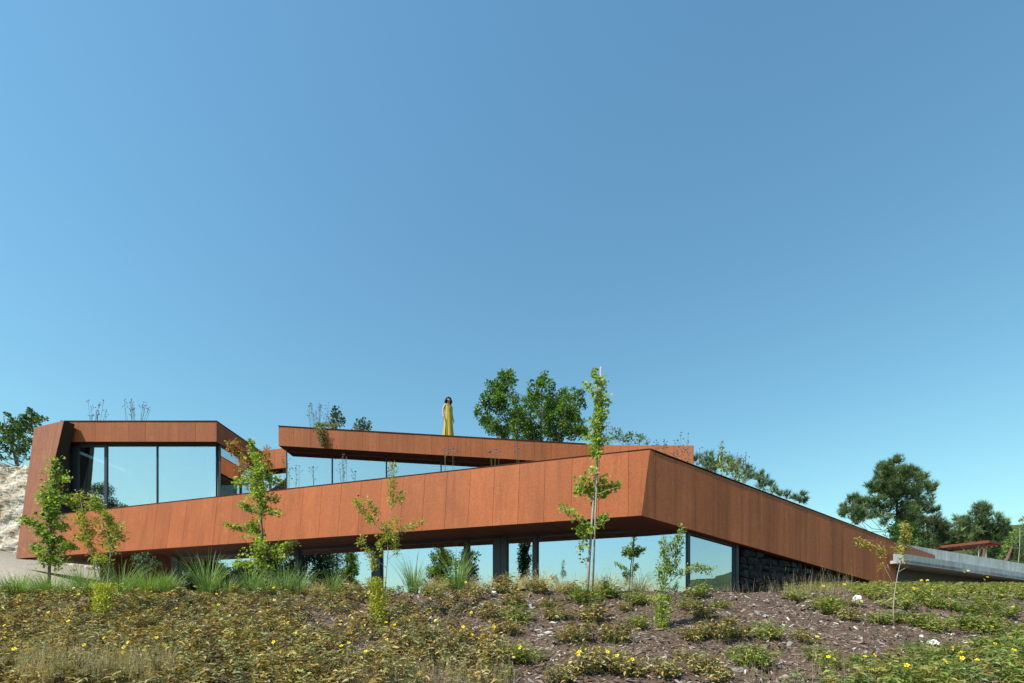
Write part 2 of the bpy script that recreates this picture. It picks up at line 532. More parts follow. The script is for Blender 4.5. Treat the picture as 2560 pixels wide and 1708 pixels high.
# lowest row of the fin: continues the front band to the left end
sx = [sl, s_of(66, ZB), s_of(95, ZB), s_of(130, ZB)]
tx = [(onfin(0, ZT) - A(0, ZT)).dot(-dA), (onfin(0.42, ZT) - A(0, ZT)).dot(-dA), (onfin(0.8, ZT) - A(0, ZT)).dot(-dA), ss[0]]
for i in range(3):
    a0, a1 = sx[i], sx[i + 1]
    panel(front, [A(sx[i], ZB), A(sx[i + 1] if i < 2 else ss[0], ZB), A(tx[i + 1] if i < 2 else ss[0], ZT), A(tx[i], ZT)], nF, M['corten_old'])

# --- upper left block
YU = 20.0
YL = ftop[3].y + 0.42
def U(px, py, Y=YU): return P(px, py, Y)
zt_l, zb_l = U(172, 1053, YL).z, U(172, 1104, YL).z
xl, xr = U(172, 0, YL).x, U(541, 0, YL).x
YB2 = YL + 3.9
lr = solid(house, 'left_roof', [(xl - .33, YL + .03, zb_l), (xr - .02, YL + .03, zb_l), (xr - .02, YL + .03, zt_l), (xl - .33, YL + .03, zt_l)], (0, YB2 - YL, 0), M['corten_back'])
n_p = 9
xs = [xl + .0] + [U(172 + 23.5 + 41.8 * i, 0, YL).x for i in range(8)] + [U(537, 0, YL).x, xr]
for a, b in zip(xs[:-1], xs[1:]):
    panel(lr, [(a, YL + .03, zb_l), (b, YL + .03, zb_l), (b, YL + .03, zt_l), (a, YL + .03, zt_l)], (0, -1, 0), M['corten_roof'])
ysd = list(np.linspace(YL + .01, YB2, 7))
for a, b in zip(ysd[:-1], ysd[1:]):
    panel(lr, [(xr - .02, a, zb_l), (xr - .02, b, zb_l), (xr - .02, b, zt_l), (xr - .02, a, zt_l)], (1, 0, 0), M['corten_roof'])
MB().box((xl - .33, YL - .01, zt_l + .002), (xr + .02, YB2, zt_l + .022)).build('roof_cap', M['soffit'], lr)
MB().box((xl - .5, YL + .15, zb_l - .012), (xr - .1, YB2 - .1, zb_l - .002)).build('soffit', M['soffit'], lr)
# reveal between the fin and the glass
YG = YL + .26
rev = MB()
r0, r1 = ftop[3] - nA * .01, A(s_in0, ZT) - nA * .01
rev.prism([r0, r1, Vector((U(181, 0, YG).x, YG, ZT)), Vector((U(181, 0, YG).x, YG, zt_l))], [r0 - nA * .05 - dA * .12, r1 - nA * .05 - dA * .12, Vector((U(181, 0, YG).x - .12, YG + .1, ZT)), Vector((U(181, 0, YG).x - .12, YG + .1, zt_l))])
rev.build('fin_reveal', M['reveal'], house)


def window(parent, x0, x1, z0, z1, at, axis_v, nrm, w=0.05, d=0.08, glass='glass', ztop=None, label=None):
    """one glazed bay: frame with its pane; at(x, z) gives the point"""
    z1b = z1 if ztop is None else ztop
    nrm = Vector(nrm)
    f = MB()
    q4 = [at(x0, z0), at(x1, z0), at(x1, z1b), at(x0, z1)]
    i4 = [at(x0 + w, z0 + w), at(x1 - w, z0 + w), at(x1 - w, z1b - w), at(x0 + w, z1 - w)]
    for i in range(4):
        j = (i + 1) % 4
        f.prism([q4[i], q4[j], i4[j], i4[i]], [p - nrm * d for p in (q4[i], q4[j], i4[j], i4[i])])
    fr = f.build('window', M['frame'], parent)
    g = MB(); e = nrm * (d * .45)
    jt = [nrm * random.uniform(-.004, .004) for _ in i4]       # panes never sit quite true
    g.prism([p - e + q_ for p, q_ in zip(i4, jt)], [p - e + q_ - nrm * 0.012 for p, q_ in zip(i4, jt)])
    g.build('pane', M[glass], fr)
    return fr


FL = 3.62                                              # upper floor level
atL = lambda x, z: Vector((x, YG, z))
zg = U(300, 1112, YG).z
bays = [190, 266, 392, 541]
for i in range(3):
    x0, x1 = U(bays[i], 0, YG).x, U(bays[i + 1], 0, YG).x
    ww = 0.06 if i else 0.1
    if i == 0:
        zt1 = U(0, 1228, YG).z
        window(house, x0, x1, zt1, zg, atL, None, (0, -1, 0), 0.09)
        window(house, x0, x1, FL, zt1 - .004, atL, None, (0, -1, 0), 0.09)
    else:
        window(house, x0 + .004, x1 - (0.01 if i == 2 else 0), FL, zg, atL, None, (0, -1, 0), 0.02)
MB().box((xl - .2, YG - .05, zg + .003), (xr - .1, YG + .12, zb_l - .013)).build('window_head', M['frame'], house)
MB().box((U(170, 0, YG).x, YG - .02, FL), (U(190, 0, YG).x - .003, YG + .14, zb_l - .014)).build('window_jamb', M['frame'], house)
# side glazing of the left block (faces the court)
atS = lambda y, z: Vector((xr - .03, y, z))
for a, b in ((YG + .06, YG + 1.6), (YG + 1.604, YB2 - .2)):
    window(house, a, b, FL, zg, atS, None, (1, 0, 0), 0.04)
# room behind
rm = MB()
rm.box((xl - .8, YG + .2, FL - .1), (xr - .2, YB2 - .2, FL - .002))
rm.build('room_floor', M['room'], house)
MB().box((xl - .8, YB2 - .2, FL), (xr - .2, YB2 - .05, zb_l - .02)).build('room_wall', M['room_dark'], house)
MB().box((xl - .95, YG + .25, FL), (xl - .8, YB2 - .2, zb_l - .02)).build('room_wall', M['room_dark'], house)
def curtain(x0, x1, y, z0, z1):
    n = max(6, int((x1 - x0) / .05)); v, f = [], []
    for i in range(n + 1):
        x = x0 + (x1 - x0) * i / n; yy = y + .04 * math.sin(i * 1.9)
        v += [(x, yy, z0), (x, yy, z1), (x, yy + .006, z1), (x, yy + .006, z0)]
    for i in range(n):
        a = 4 * i
        f += [(a, a + 4, a + 5, a + 1), (a + 1, a + 5, a + 6, a + 2), (a + 2, a + 6, a + 7, a + 3)]
    mesh('curtain', v, f, M['curtain'], house, smooth=True)
curtain(U(508, 0, YG).x, U(536, 0, YG).x, YG + .3, FL, zg)
curtain(U(395, 0, YG).x, U(404, 0, YG).x, YG + .3, FL, zg)

# --- upper middle block: roof edge falling to the right
x0m, x1m = U(695.8, 0).x, U(1510, 0).x
ztop = lambda x: U(0, 1065.2 + (CX + F * x / YU - 695.8) * 0.0582).z
hF = 0.81
yb3 = 25.5
mroof = solid(house, 'middle_roof', [(x0m + .02, YU + .03, ztop(x0m) - hF), (x1m, YU + .03, ztop(x1m) - hF), (x1m, YU + .03, ztop(x1m)), (x0m + .02, YU + .03, ztop(x0m))], (0, yb3 - YU, 0), M['corten_back'])
pxs = [695.8, 733.6] + [733.6 + 43.05 * i for i in range(1, 18)] + [1510]
for a, b in zip(pxs[:-1], pxs[1:]):
    a, b = U(a, 0).x, U(b, 0).x
    panel(mroof, [(a, YU + .03, ztop(a) - hF), (b, YU + .03, ztop(b) - hF), (b, YU + .03, ztop(b)), (a, YU + .03, ztop(a))], (0, -1, 0), M['corten_roof'])
ysd = list(np.linspace(YU + .01, yb3, 8))
zl_ = ztop(x0m)
for a, b in zip(ysd[:-1], ysd[1:]):
    panel(mroof, [(x0m + .02, b, zl_ - hF), (x0m + .02, a, zl_ - hF), (x0m + .02, a, zl_), (x0m + .02, b, zl_)], (-1, 0, 0), M['corten_roof'])
MB().slab([(x0m - .01, YU - .01, ztop(x0m) + .002), (x1m, YU - .01, ztop(x1m) + .002), (x1m, yb3, ztop(x1m) + .002), (x0m - .01, yb3, ztop(x0m) + .002)], (0, 0, .02)).build('roof_cap', M['soffit'], mroof)
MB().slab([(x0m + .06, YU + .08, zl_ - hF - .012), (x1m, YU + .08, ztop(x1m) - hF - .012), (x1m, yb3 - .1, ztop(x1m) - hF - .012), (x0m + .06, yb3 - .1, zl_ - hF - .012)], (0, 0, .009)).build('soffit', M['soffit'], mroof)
# the roof edge turns forward at its right end
e0 = Vector((x1m, YU + .03, ztop(x1m))); e1 = P(1733, 1114, 18.2); zr = e1.z
dE = (e1 - e0); nE = Vector((dE.y, -dE.x, 0)).normalized()
if nE.y > 0: nE = -nE
down = Vector((0, 0, -hF - .25))
rb = Vector((e1.x + .4, 23.5, e1.z))
reb = MB(); reb.prism([e0, e1, rb, Vector((x1m, 23.5, e0.z))], [p + down for p in (e0, e1, rb, Vector((x1m, 23.5, e0.z)))])
rroof = reb.build('right_roof', M['corten_back'], house)
n = 5
for i in range(n):
    a, b = lerp(e0, e1, i / n), lerp(e0, e1, (i + 1) / n)
    panel(rroof, [a + down, b + down, b, a], nE, M['corten_roof'])
for i in range(6):
    a, b = lerp(e1, rb, i / 6), lerp(e1, rb, (i + 1) / 6)
    panel(rroof, [a + down, b + down, b, a], Vector((1, -.05, 0)), M['corten_roof'])
# strip glazing under it
YM = YU + .62
atM = lambda x, z: Vector((x, YM, z))
gz_top = lambda x: U(0, 1123.4 + (CX + F * x / YM - 717) * 0.0590, YM).z
mb_ = [715, 830, 965.4, 1102.5, 1234.5, 1366, 1500]
for a, b in zip(mb_[:-1], mb_[1:]):
    a, b = U(a, 0, YM).x, U(b, 0, YM).x
    window(house, a + .002, b - .002, FL, gz_top(a), atM, None, (0, -1, 0), 0.02, ztop=gz_top(b))
hd = [(U(716, 0, YM).x, gz_top), (U(1505, 0, YM).x, gz_top)]
xa, xb = hd[0][0], hd[1][0]
MB().prism([(xa, YM - .03, gz_top(xa) + .003), (xb, YM - .03, gz_top(xb) + .003), (xb, YM - .03, ztop(xb) - hF - .014), (xa, YM - .03, ztop(xa) - hF - .014)],
           [(xa, YM + .1, gz_top(xa) + .003), (xb, YM + .1, gz_top(xb) + .003), (xb, YM + .1, ztop(xb) - hF - .014), (xa, YM + .1, ztop(xa) - hF - .014)]).build('window_head', M['frame'], house)
MB().box((xa, YM + .2, FL - .1), (xb, 25.2, FL - .003)).build('room_floor', M['room'], house)
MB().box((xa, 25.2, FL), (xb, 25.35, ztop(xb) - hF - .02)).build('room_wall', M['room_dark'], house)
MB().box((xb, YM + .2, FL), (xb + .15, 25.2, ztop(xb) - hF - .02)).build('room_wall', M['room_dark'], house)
curtain(U(724, 0, YM).x, U(740, 0, YM).x, YM + .3, FL, 6.9)
curtain(U(836, 0, YM).x, U(846, 0, YM).x, YM + .3, FL, 6.9)
# side glazing of the middle block towards the court
atS2 = lambda y, z: Vector((U(716, 0, YM).x, y, z))
for a, b in ((YM + .1, 22.8), (22.804, 25.1)):
    window(house, a, b, FL, gz_top(xa) - .02, atS2, None, (-1, 0, 0), 0.04)
# link behind the court
k0_, k1_ = P(560, 1141, 25.6), P(722, 1118.5, 23.6)
dn = Vector((0, 0, -.98)); kb = Vector((.35, .9, 0)) * .3
nK = Vector((k1_.y - k0_.y, -(k1_.x - k0_.x), 0)).normalized()
if nK.y > 0: nK = -nK
lk = MB().prism([k0_ + dn, k1_ + dn, k1_, k0_], [p + Vector((0, .6, 0)) for p in (k0_ + dn, k1_ + dn, k1_, k0_)]).build('link_roof', M['corten_back'], house)
for i in range(5):
    a, b = lerp(k0_, k1_, i / 5), lerp(k0_, k1_, (i + 1) / 5)
    panel(lk, [a + dn, b + dn, b, a], nK, M['corten_roof'])
atK = lambda t, z: Vector((lerp(k0_, k1_, t).x, lerp(k0_, k1_, t).y + .35, z))
for a, b in ((0.0, .34), (.342, .67), (.672, 1.0)):
    kz = lerp(k0_, k1_, a).z - 1.0; kz2 = lerp(k0_, k1_, b).z - 1.0
    fr = MB(); w_ = .012
    q4 = [atK(a, FL), atK(b, FL), atK(b, kz2), atK(a, kz)]; i4 = [atK(a + w_, FL + .05), atK(b - w_, FL + .05), atK(b - w_, kz2 - .05), atK(a + w_, kz - .05)]
    for i in range(4):
        j = (i + 1) % 4
        fr.prism([q4[i], q4[j], i4[j], i4[i]], [p - nK * .07 for p in (q4[i], q4[j], i4[j], i4[i])])
    fo = fr.build('window', M['frame'], house)
    MB().prism([p - nK * .03 for p in i4], [p - nK * .042 for p in i4]).build('pane', M['glass'], fo)
MB().prism([k0_ + dn * 3.5 + Vector((0, 1.4, 0)), k1_ + dn * 3.5 + Vector((0, 1.4, 0)), k1_ + dn + Vector((0, 1.4, 0)), k0_ + dn + Vector((0, 1.4, 0))],
           [k0_ + dn * 3.5 + Vector((0, 1.5, 0)), k1_ + dn * 3.5 + Vector((0, 1.5, 0)), k1_ + dn + Vector((0, 1.5, 0)), k0_ + dn + Vector((0, 1.5, 0))]).build('room_wall', M['room_dark'], house)

# --- right wing: sinking steel wall
tE = 11.65
def B(t, h):
    """t metres along the right wing, h 0 underside .. 1 top"""
    base = cor + dB * t
    return base + Vector((0, 0, SB * t + h * (ZT - ZB)))
wing_q = [corner(ZB), B(tE, 0), B(tE, 1), corner(ZT)]
wing = MB().prism([p - nB * .002 for p in wing_q], [p - nB * .22 for p in wing_q]).build('right_wing_wall', M['corten_back'], house)
bx = [1637.9, 1689.4, 1737.4, 1781.3, 1825.5, 1866.3, 1907.2, 1944.2, 1980, 2017.4, 2047.6, 2077.4, 2106.8, 2136.2, 2163, 2189, 2214]
def t_of(px):
    k = (px - CX) / F
    return (cor.x - k * cor.y) / (k * dB.y - dB.x)
bt = [t_of(x) for x in bx] + [tE]
panel(wing, [corner(ZB), B(bt[0], 0), B(bt[0], 1), corner(ZT)], nB, M['corten_side'])
for a, b in zip(bt[:-1], bt[1:]):
    panel(wing, [B(a, 0), B(b, 0), B(b, 1), B(a, 1)], nB, M['corten_side'])
MB().prism([corner(ZT) + Vector((0, 0, .002)) + nB * .03, B(tE, 1) + Vector((0, 0, .002)) + nB * .03, B(tE, 1) + Vector((0, 0, .002)) - nB * .3, corner(ZT) + Vector((0, 0, .002)) - nB * .3],
           [corner(ZT) + Vector((0, 0, .018)) + nB * .03, B(tE, 1) + Vector((0, 0, .018)) + nB * .03, B(tE, 1) + Vector((0, 0, .018)) - nB * .3, corner(ZT) + Vector((0, 0, .018)) - nB * .3]).build('parapet_cap', M['soffit'], house)
# the wall turns away behind the concrete ledge
c0 = B(tE, 1); c1 = c0 + Vector((math.cos(R(38)), math.sin(R(38)), 0)) * 11; c1.z = P(2399, 1407, 23.1).z - .05
c0b, c1b = Vector((c0.x, c0.y, 2.12)), Vector((c1.x, c1.y, 2.12))
nC = Vector((math.sin(R(38)), -math.cos(R(38)), 0))
rw = MB().prism([c0b, c1b, c1, c0], [p - nC * .2 for p in (c0b, c1b, c1, c0)]).build('return_wall', M['corten_back'], house)
for i in range(13):
    a, b = i / 13, (i + 1) / 13
    panel(rw, [lerp(c0b, c1b, a), lerp(c0b, c1b, b), lerp(c0, c1, b), lerp(c0, c1, a)], nC, M['corten_side'])

# --- underside and lower storey
gc = Vector((P(1720, 0, 12.35).x, 12.35, 0))           # glass corner
def G(s, z): p = gc - dA * s; return Vector((p.x, p.y, z))
def Gr(t, z): p = gc + dB * t; return Vector((p.x, p.y, z))
# soffit plates (one per bay, with joints)
sof = empty('soffit', house.location, parent=house)
nb = 10
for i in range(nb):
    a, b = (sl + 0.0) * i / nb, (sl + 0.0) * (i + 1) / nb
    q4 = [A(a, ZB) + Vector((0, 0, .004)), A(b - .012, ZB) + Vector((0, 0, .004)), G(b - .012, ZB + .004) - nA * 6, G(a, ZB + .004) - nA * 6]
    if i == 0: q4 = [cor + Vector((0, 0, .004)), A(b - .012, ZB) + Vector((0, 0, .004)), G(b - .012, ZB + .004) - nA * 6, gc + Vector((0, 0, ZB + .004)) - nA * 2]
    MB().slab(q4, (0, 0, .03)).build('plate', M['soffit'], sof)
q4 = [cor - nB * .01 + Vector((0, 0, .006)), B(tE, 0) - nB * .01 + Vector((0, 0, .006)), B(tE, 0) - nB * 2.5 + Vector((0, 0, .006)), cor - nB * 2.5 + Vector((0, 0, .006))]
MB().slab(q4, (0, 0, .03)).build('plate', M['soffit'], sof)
# glazing
LF = 0.02
def s_px(px):
    k = (px - CX) / F
    return (gc.x - k * gc.y) / (dA.x - k * dA.y)
low = [1720, 1590, 1344, 1338.5, 1268, 1234, 1172, 1161, 953, 931, 749, 741, 600, 447, 431]
zh = ZB - .07
atG = lambda x, z: G(-x, z)
def lowwin(pa, pb): window(house, -s_px(pa), -s_px(pb), LF, zh, atG, None, nA, 0.022, glass='glass_low')
def post(pa, pb): 
    a, b = s_px(pa), s_px(pb)
    q4 = [G(a, LF), G(b, LF), G(b, zh), G(a, zh)]
    MB().prism([p + nA * .06 for p in q4], [p - nA * .12 for p in q4]).build('post', M['frame'], house)
lowwin(1344, 1718)
post(1333, 1343.5); lowwin(1268.5, 1332.5)
post(1234, 1252); post(1253, 1268)
lowwin(1172.5, 1233.5); post(1161, 1172); lowwin(953.5, 1160.5); post(931, 953); lowwin(749.5, 930.5); post(741, 749); lowwin(447.5, 740.5); post(431, 447)
MB().prism([G(-.02, zh + .003) + nA * .02, G(s_px(431), zh + .003) + nA * .02, G(s_px(431), ZB + .002) + nA * .02, G(-.02, ZB + .002) + nA * .02],
           [p - nA * .14 for p in (G(-.02, zh + .003) + nA * .02, G(s_px(431), zh + .003) + nA * .02, G(s_px(431), ZB + .002) + nA * .02, G(-.02, ZB + .002) + nA * .02)]).build('window_head', M['frame'], house)
# corner mullion
MB().prism([Gr(0, LF) + nB * .03 - dA * .03, Gr(.05, LF) + nB * .03, Gr(.05, 2.36) + nB * .03, Gr(0, 2.36) + nB * .03 - dA * .03],
           [Gr(0, LF) - nB * .04 - dA * .03, Gr(.05, LF) - nB * .04, Gr(.05, 2.36) - nB * .04, Gr(0, 2.36) - nB * .04 - dA * .03]).build('post', M['frame'], house)
atGr = lambda t, z: Gr(t, z)
window(house, .052, 1.8, LF, 2.345, atGr, None, nB, 0.022, glass='glass_low', ztop=2.15)
MB().prism([Gr(1.805, LF) + nB * .04, Gr(1.9, LF) + nB * .04, Gr(1.9, 2.15) + nB * .04, Gr(1.805, 2.16) + nB * .04], [Gr(1.805, LF) - nB * .1, Gr(1.9, LF) - nB * .1, Gr(1.9, 2.15) - nB * .1, Gr(1.805, 2.16) - nB * .1]).build('post', M['frame'], house)
# blank wall to the left of the glazing, rooms behind
q4 = [G(s_px(430), LF - .5), G(s_px(250), LF - .5), G(s_px(250), ZB), G(s_px(430), ZB)]
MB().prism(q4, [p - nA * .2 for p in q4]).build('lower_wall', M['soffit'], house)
q4 = [G(s_px(430), LF - .3), gc + Vector((0, 0, LF - .3)), gc + Vector((0, 0, LF - .3)) - nA * 6, G(s_px(430), LF - .3) - nA * 6]
MB().slab(q4, (0, 0, .25)).build('room_floor', M['room_dark'], house)
q4 = [G(s_px(430), LF) - nA * 5.6, gc + Vector((0, 0, LF)) - nA * 5.6 + dA * 3, gc + Vector((0, 0, ZB)) - nA * 5.6 + dA * 3, G(s_px(430), ZB) - nA * 5.6]
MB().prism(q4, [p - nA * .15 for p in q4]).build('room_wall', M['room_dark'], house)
# planted terrace behind the parapets
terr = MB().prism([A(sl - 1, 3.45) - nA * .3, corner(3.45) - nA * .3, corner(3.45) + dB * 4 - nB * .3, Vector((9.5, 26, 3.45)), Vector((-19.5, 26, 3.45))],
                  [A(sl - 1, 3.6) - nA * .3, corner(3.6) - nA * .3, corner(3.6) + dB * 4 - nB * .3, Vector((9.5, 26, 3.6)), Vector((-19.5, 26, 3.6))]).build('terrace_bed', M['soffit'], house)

# --- black rubble wall under the right wing
sw = empty('stone_wall', house.location, parent=house)
back = MB().prism([Gr(1.9, 0.0) - nB * .12, Gr(10.2, 0.5) - nB * .12, Gr(10.2, 1.25) - nB * .12, Gr(1.9, 2.16) - nB * .12], [p - nB * .2 for p in (Gr(1.9, 0.0), Gr(10.2, 0.5), Gr(10.2, 1.25), Gr(1.9, 2.16))])
back.build('wall_core', M['basalt'], sw)
def stone_mesh(seed, flat=1.0):
    r = random.Random(seed); bm = bmesh.new()
    bmesh.ops.create_cube(bm, size=1.0)
    bmesh.ops.subdivide_edges(bm, edges=bm.edges[:], cuts=1, use_grid_fill=True)
    for v in bm.verts:
        l = v.co.length
        v.co = v.co * (0.78 / l * 0.55 + 0.45)
        v.co += Vector((r.uniform(-.09, .09), r.uniform(-.09, .09), r.uniform(-.09, .09)))
        v.co.z *= flat
    me = bpy.data.meshes.new('stone'); bm.to_mesh(me); bm.free()
    return me
SM = [stone_mesh(i) for i in range(5)]
for s_ in SM: s_.materials.append(M['basalt'])
def child_copy(name, me, parent, loc, rot, scale):
    o = bpy.data.objects.new(name, me); COL.objects.link(o); o.parent = parent
    o.location = Vector(loc) - W[parent.name]; o.rotation_euler = rot; o.scale = scale
    W[o.name] = Vector(loc)
    return o
row_z = 0.72
while row_z < 2.3:
    hh = random.uniform(.15, .21); t = 1.96 + random.uniform(0, .1)
    while t < 9.5:
        ww = random.uniform(.17, .34)
        topz = 2.38 + SB * t
        if row_z + hh * .5 < topz - .12:
            c = Gr(t + ww / 2, row_z + hh / 2) - nB * random.uniform(.02, .09)
            child_copy('stone', random.choice(SM), sw, c, (random.uniform(-.2, .2), random.uniform(-.2, .2), PH + random.uniform(-.15, .15)), (ww * 1.0, .22, hh * 1.02))
        t += ww + .015
    row_z += hh + .012

# ------------------------------------------------------------------ concrete ledge, wall and pergola on the right
dL = Vector((math.cos(R(30.2)), math.sin(R(30.2)), 0)); nL = Vector((math.sin(R(30.2)), -math.cos(R(30.2)), 0))
l0 = P(2259, 1384.5, 16.3); l00 = P(2233, 1385.5, 16.35)
led = empty('concrete_ledge', (l0.x, l0.y, gz(l0.x, l0.y)), 'long grey concrete ledge running right from the steel wall', 'ledge')
zlt, zlb = l0.z, l0.z - .32
for i in range(6):
    a, b = l0 + dL * 5 * i, l0 + dL * (5 * (i + 1) - .008)
    a0, b0 = (l00 if i == 0 else a - nL * .4), b - nL * .4
    o = [(a.x, a.y, zlb), (b.x, b.y, zlb), (b.x, b.y, zlt), (a.x, a.y, zlt)]
    MB().prism(o, [(a0.x, a0.y, zlb), (b0.x, b0.y, zlb), (b0.x, b0.y, zlt), (a0.x, a0.y, zlt)]).build('segment', M['concrete'], led)
bw = [l0 - nL * .9 - dL * .1, l0 - nL * .9 + dL * 30]
MB().prism([(bw[0].x, bw[0].y, .8), (bw[1].x, bw[1].y, .8), (bw[1].x, bw[1].y, zlb + .1), (bw[0].x, bw[0].y, zlb + .1)],
           [(p.x - nL.x * .2, p.y - nL.y * .2, z) for p, z in ((bw[0], .8), (bw[1], .8), (bw[1], zlb + .1), (bw[0], zlb + .1))]).build('footing', M['room_dark'], led)
MB().slab([l0 + Vector((0, 0, -.3)), l0 + dL * 30 + Vector((0, 0, -.3)), l0 + dL * 30 - nL * .9 + Vector((0, 0, -.3)), l0 - nL * .9 + Vector((0, 0, -.3))], (0, 0, .1)).build('slab', M['concrete'], led)
dW = Vector((math.cos(R(28.8)), math.sin(R(28.8)), 0)); nW = Vector((math.sin(R(28.8)), -math.cos(R(28.8)), 0))
w0 = P(2298, 1367, 19.5)
cw = empty('concrete_wall', (w0.x, w0.y, 1.5), 'grey board marked concrete wall behind the ledge, below the pergola', 'wall')
for i in range(-3, 16):
    a, b = w0 + dW * 1.25 * i, w0 + dW * (1.25 * (i + 1) - .014)
    o = [Vector((a.x, a.y, 1.4)), Vector((b.x, b.y, 1.4)), Vector((b.x, b.y, w0.z)), Vector((a.x, a.y, w0.z))]
    off = random.uniform(0, .008)
    MB().prism([p + nW * off for p in o], [p - nW * .25 for p in o]).build('panel', M['concrete'], cw)
YP = 30.0
pa, pl, pr = P(2471, 1357.5, YP), P(2330, 1373, YP * 202.5 / 187), P(2511, 1365, YP * 202.5 / 195)
zp = pa.z
for v in (pl, pr): v.z = zp
pbk = pl + (pr - pa)
perg = empty('pergola', (pa.x, pa.y, gz(pa.x, pa.y)), 'flat rust red pergola with a slatted roof above the concrete wall', 'pergola')
def bar(a, b, w, h, name, parent, mat):
    d = (b - a).normalized(); s = Vector((-d.y, d.x, 0)) * w / 2; hz = Vector((0, 0, h))
    return MB().prism([a - s, a + s, a + s + hz, a - s + hz], [b - s, b + s, b + s + hz, b - s + hz]).build(name, mat, parent)
M['rust_red'] = plain('rust_red_steel', (0.20, 0.055, 0.03), 0.7, 0.3, 0.2)
for a, b in ((pa, pl), (pa, pr), (pr, pbk), (pl, pbk)): bar(a, b, .07, .16, 'edge_beam', perg, M['rust_red'])
for i in range(1, 12):
    t = i / 12
    bar(lerp(pa, pl, t) + Vector((0, 0, .05)), lerp(pr, pbk, t) + Vector((0, 0, .05)), .12, .03, 'slat', perg, M['rust_red'])
for px, t, u in ((2453, .25, .3), (2480, .25, .75)):
    c = lerp(lerp(pa, pr, u), lerp(pl, pbk, u), t)
    MB().tube([(c.x, c.y, gz(c.x, c.y) - .1), (c.x, c.y, zp)], [.035, .035], 8).build('post', M['concrete'], perg)

# ------------------------------------------------------------------ foliage machinery
def unit(v): return v / np.maximum(np.linalg.norm(v, axis=-1, keepdims=True), 1e-9)


OVAL = (np.array([[0, 0, 0], [.24, .42, .07], [.15, .78, .03], [0, 1, -.12], [-.15, .78, .03], [-.24, .42, .07], [0, .5, -.01]], np.float32), np.array([[0, 1, 6], [1, 2, 6], [2, 3, 6], [3, 4, 6], [4, 5, 6], [5, 0, 6]]))
LANCE = (np.array([[0, 0, 0], [.17, .40, .05], [.11, .75, .0], [0, 1, -.2], [-.11, .75, .0], [-.17, .40, .05], [0, .5, -.03]], np.float32), OVAL[1])
FAN = (np.array([[0, 0, 0], [.52, .62, .10], [.30, .95, .03], [0, .84, .0], [-.30, .95, .05], [-.52, .62, .08]], np.float32), np.array([[0, 1, 2], [0, 2, 3], [0, 3, 4], [0, 4, 5]]))
QUAD = (np.array([[0, 0, 0], [.34, .5, .08], [0, 1, -.06], [-.34, .5, .08]], np.float32), np.array([[0, 1, 2], [0, 2, 3]]))
SLIM = (np.array([[0, 0, 0], [.2, .45, .06], [0, 1, -.14], [-.2, .45, .06]], np.float32), np.array([[0, 1, 2], [0, 2, 3]]))
CHIP = (np.array([[-.5, -.17, 0], [.5, -.12, 0], [.46, .14, 0], [-.44, .18, 0], [-.34, .02, .11], [.36, -.02, .09]], np.float32), np.array([[0, 1, 5], [0, 5, 4], [1, 2, 5], [2, 3, 4], [2, 4, 5], [3, 0, 4]]))
def _tuft():
    r = np.random.default_rng(3); v, f = [], []
    for i in range(13):
        a = 2 * math.pi * i / 13 + r.uniform(-.2, .2); s = r.uniform(.18, .62); L = r.uniform(.7, 1.05)
        d = np.array([math.cos(a) * s, 1.0, math.sin(a) * s]); d /= np.linalg.norm(d)
        u = np.cross(d, [math.sin(a), .2, math.cos(a)]); u /= np.linalg.norm(u)
        b = r.uniform(-.25, .12); o = np.array([0, b, 0]); k = len(v)
        v += [o - u * .032, o + u * .032, o + d * L]; f.append([k, k + 1, k + 2])
    return np.array(v, np.float32), np.array(f)
TUFT = _tuft()


def scatter(tmpl, pos, ax, nr, size, tint):
    """copies of a leaf: pos (n,3), ax along the leaf, nr its upper side, size (n,), tint (n,3)"""
    tv, tf = tmpl; n = len(pos)
    y = unit(ax); x = unit(np.cross(y, nr)); z = np.cross(x, y)
    Mx = np.stack([x, y, z], 1)                                   # rows
    V = np.einsum('kj,njc->nkc', tv, Mx) * size[:, None, None] + pos[:, None, :]
    T = (tf[None] + (np.arange(n) * len(tv))[:, None, None]).reshape(-1, 3)
    return V.reshape(-1, 3), T, np.repeat(tint, len(tv), 0)


def palette(n, cols, w=None, var=.18):
    cols = np.array(cols, float); i = RNG.choice(len(cols), n, p=None if w is None else np.array(w) / sum(w))
    return np.clip(cols[i] * (1 + RNG.normal(0, var, (n, 1))), .004, .9)


def rnd_dirs(n, up=0.0):
    d = RNG.normal(size=(n, 3)); d = unit(d); d[:, 2] += up
    return unit(d)


def join(parts):
    V, T, C, k = [], [], [], 0
    for v, t, c in parts:
        V.append(v); T.append(t + k); C.append(c); k += len(v)
    return np.concatenate(V), np.concatenate(T), np.concatenate(C)


def foliage(name, parts, mat, parent):
    V, T, C = join(parts)
    org = np.array(W[parent.name]) if parent else 0
    return link(name, np_mesh(name, V - org, T, C), mat, parent, (0, 0, 0))


GREEN = [(.055, .115, .018), (.085, .155, .022), (.12, .19, .03), (.04, .085, .02)]
GINK = [(.26, .35, .045), (.34, .41, .06), (.17, .26, .035), (.42, .46, .12)]
PINEC = [(.095, .155, .05), (.14, .205, .07), (.20, .26, .10), (.065, .11, .042)]


DENS = 2.6


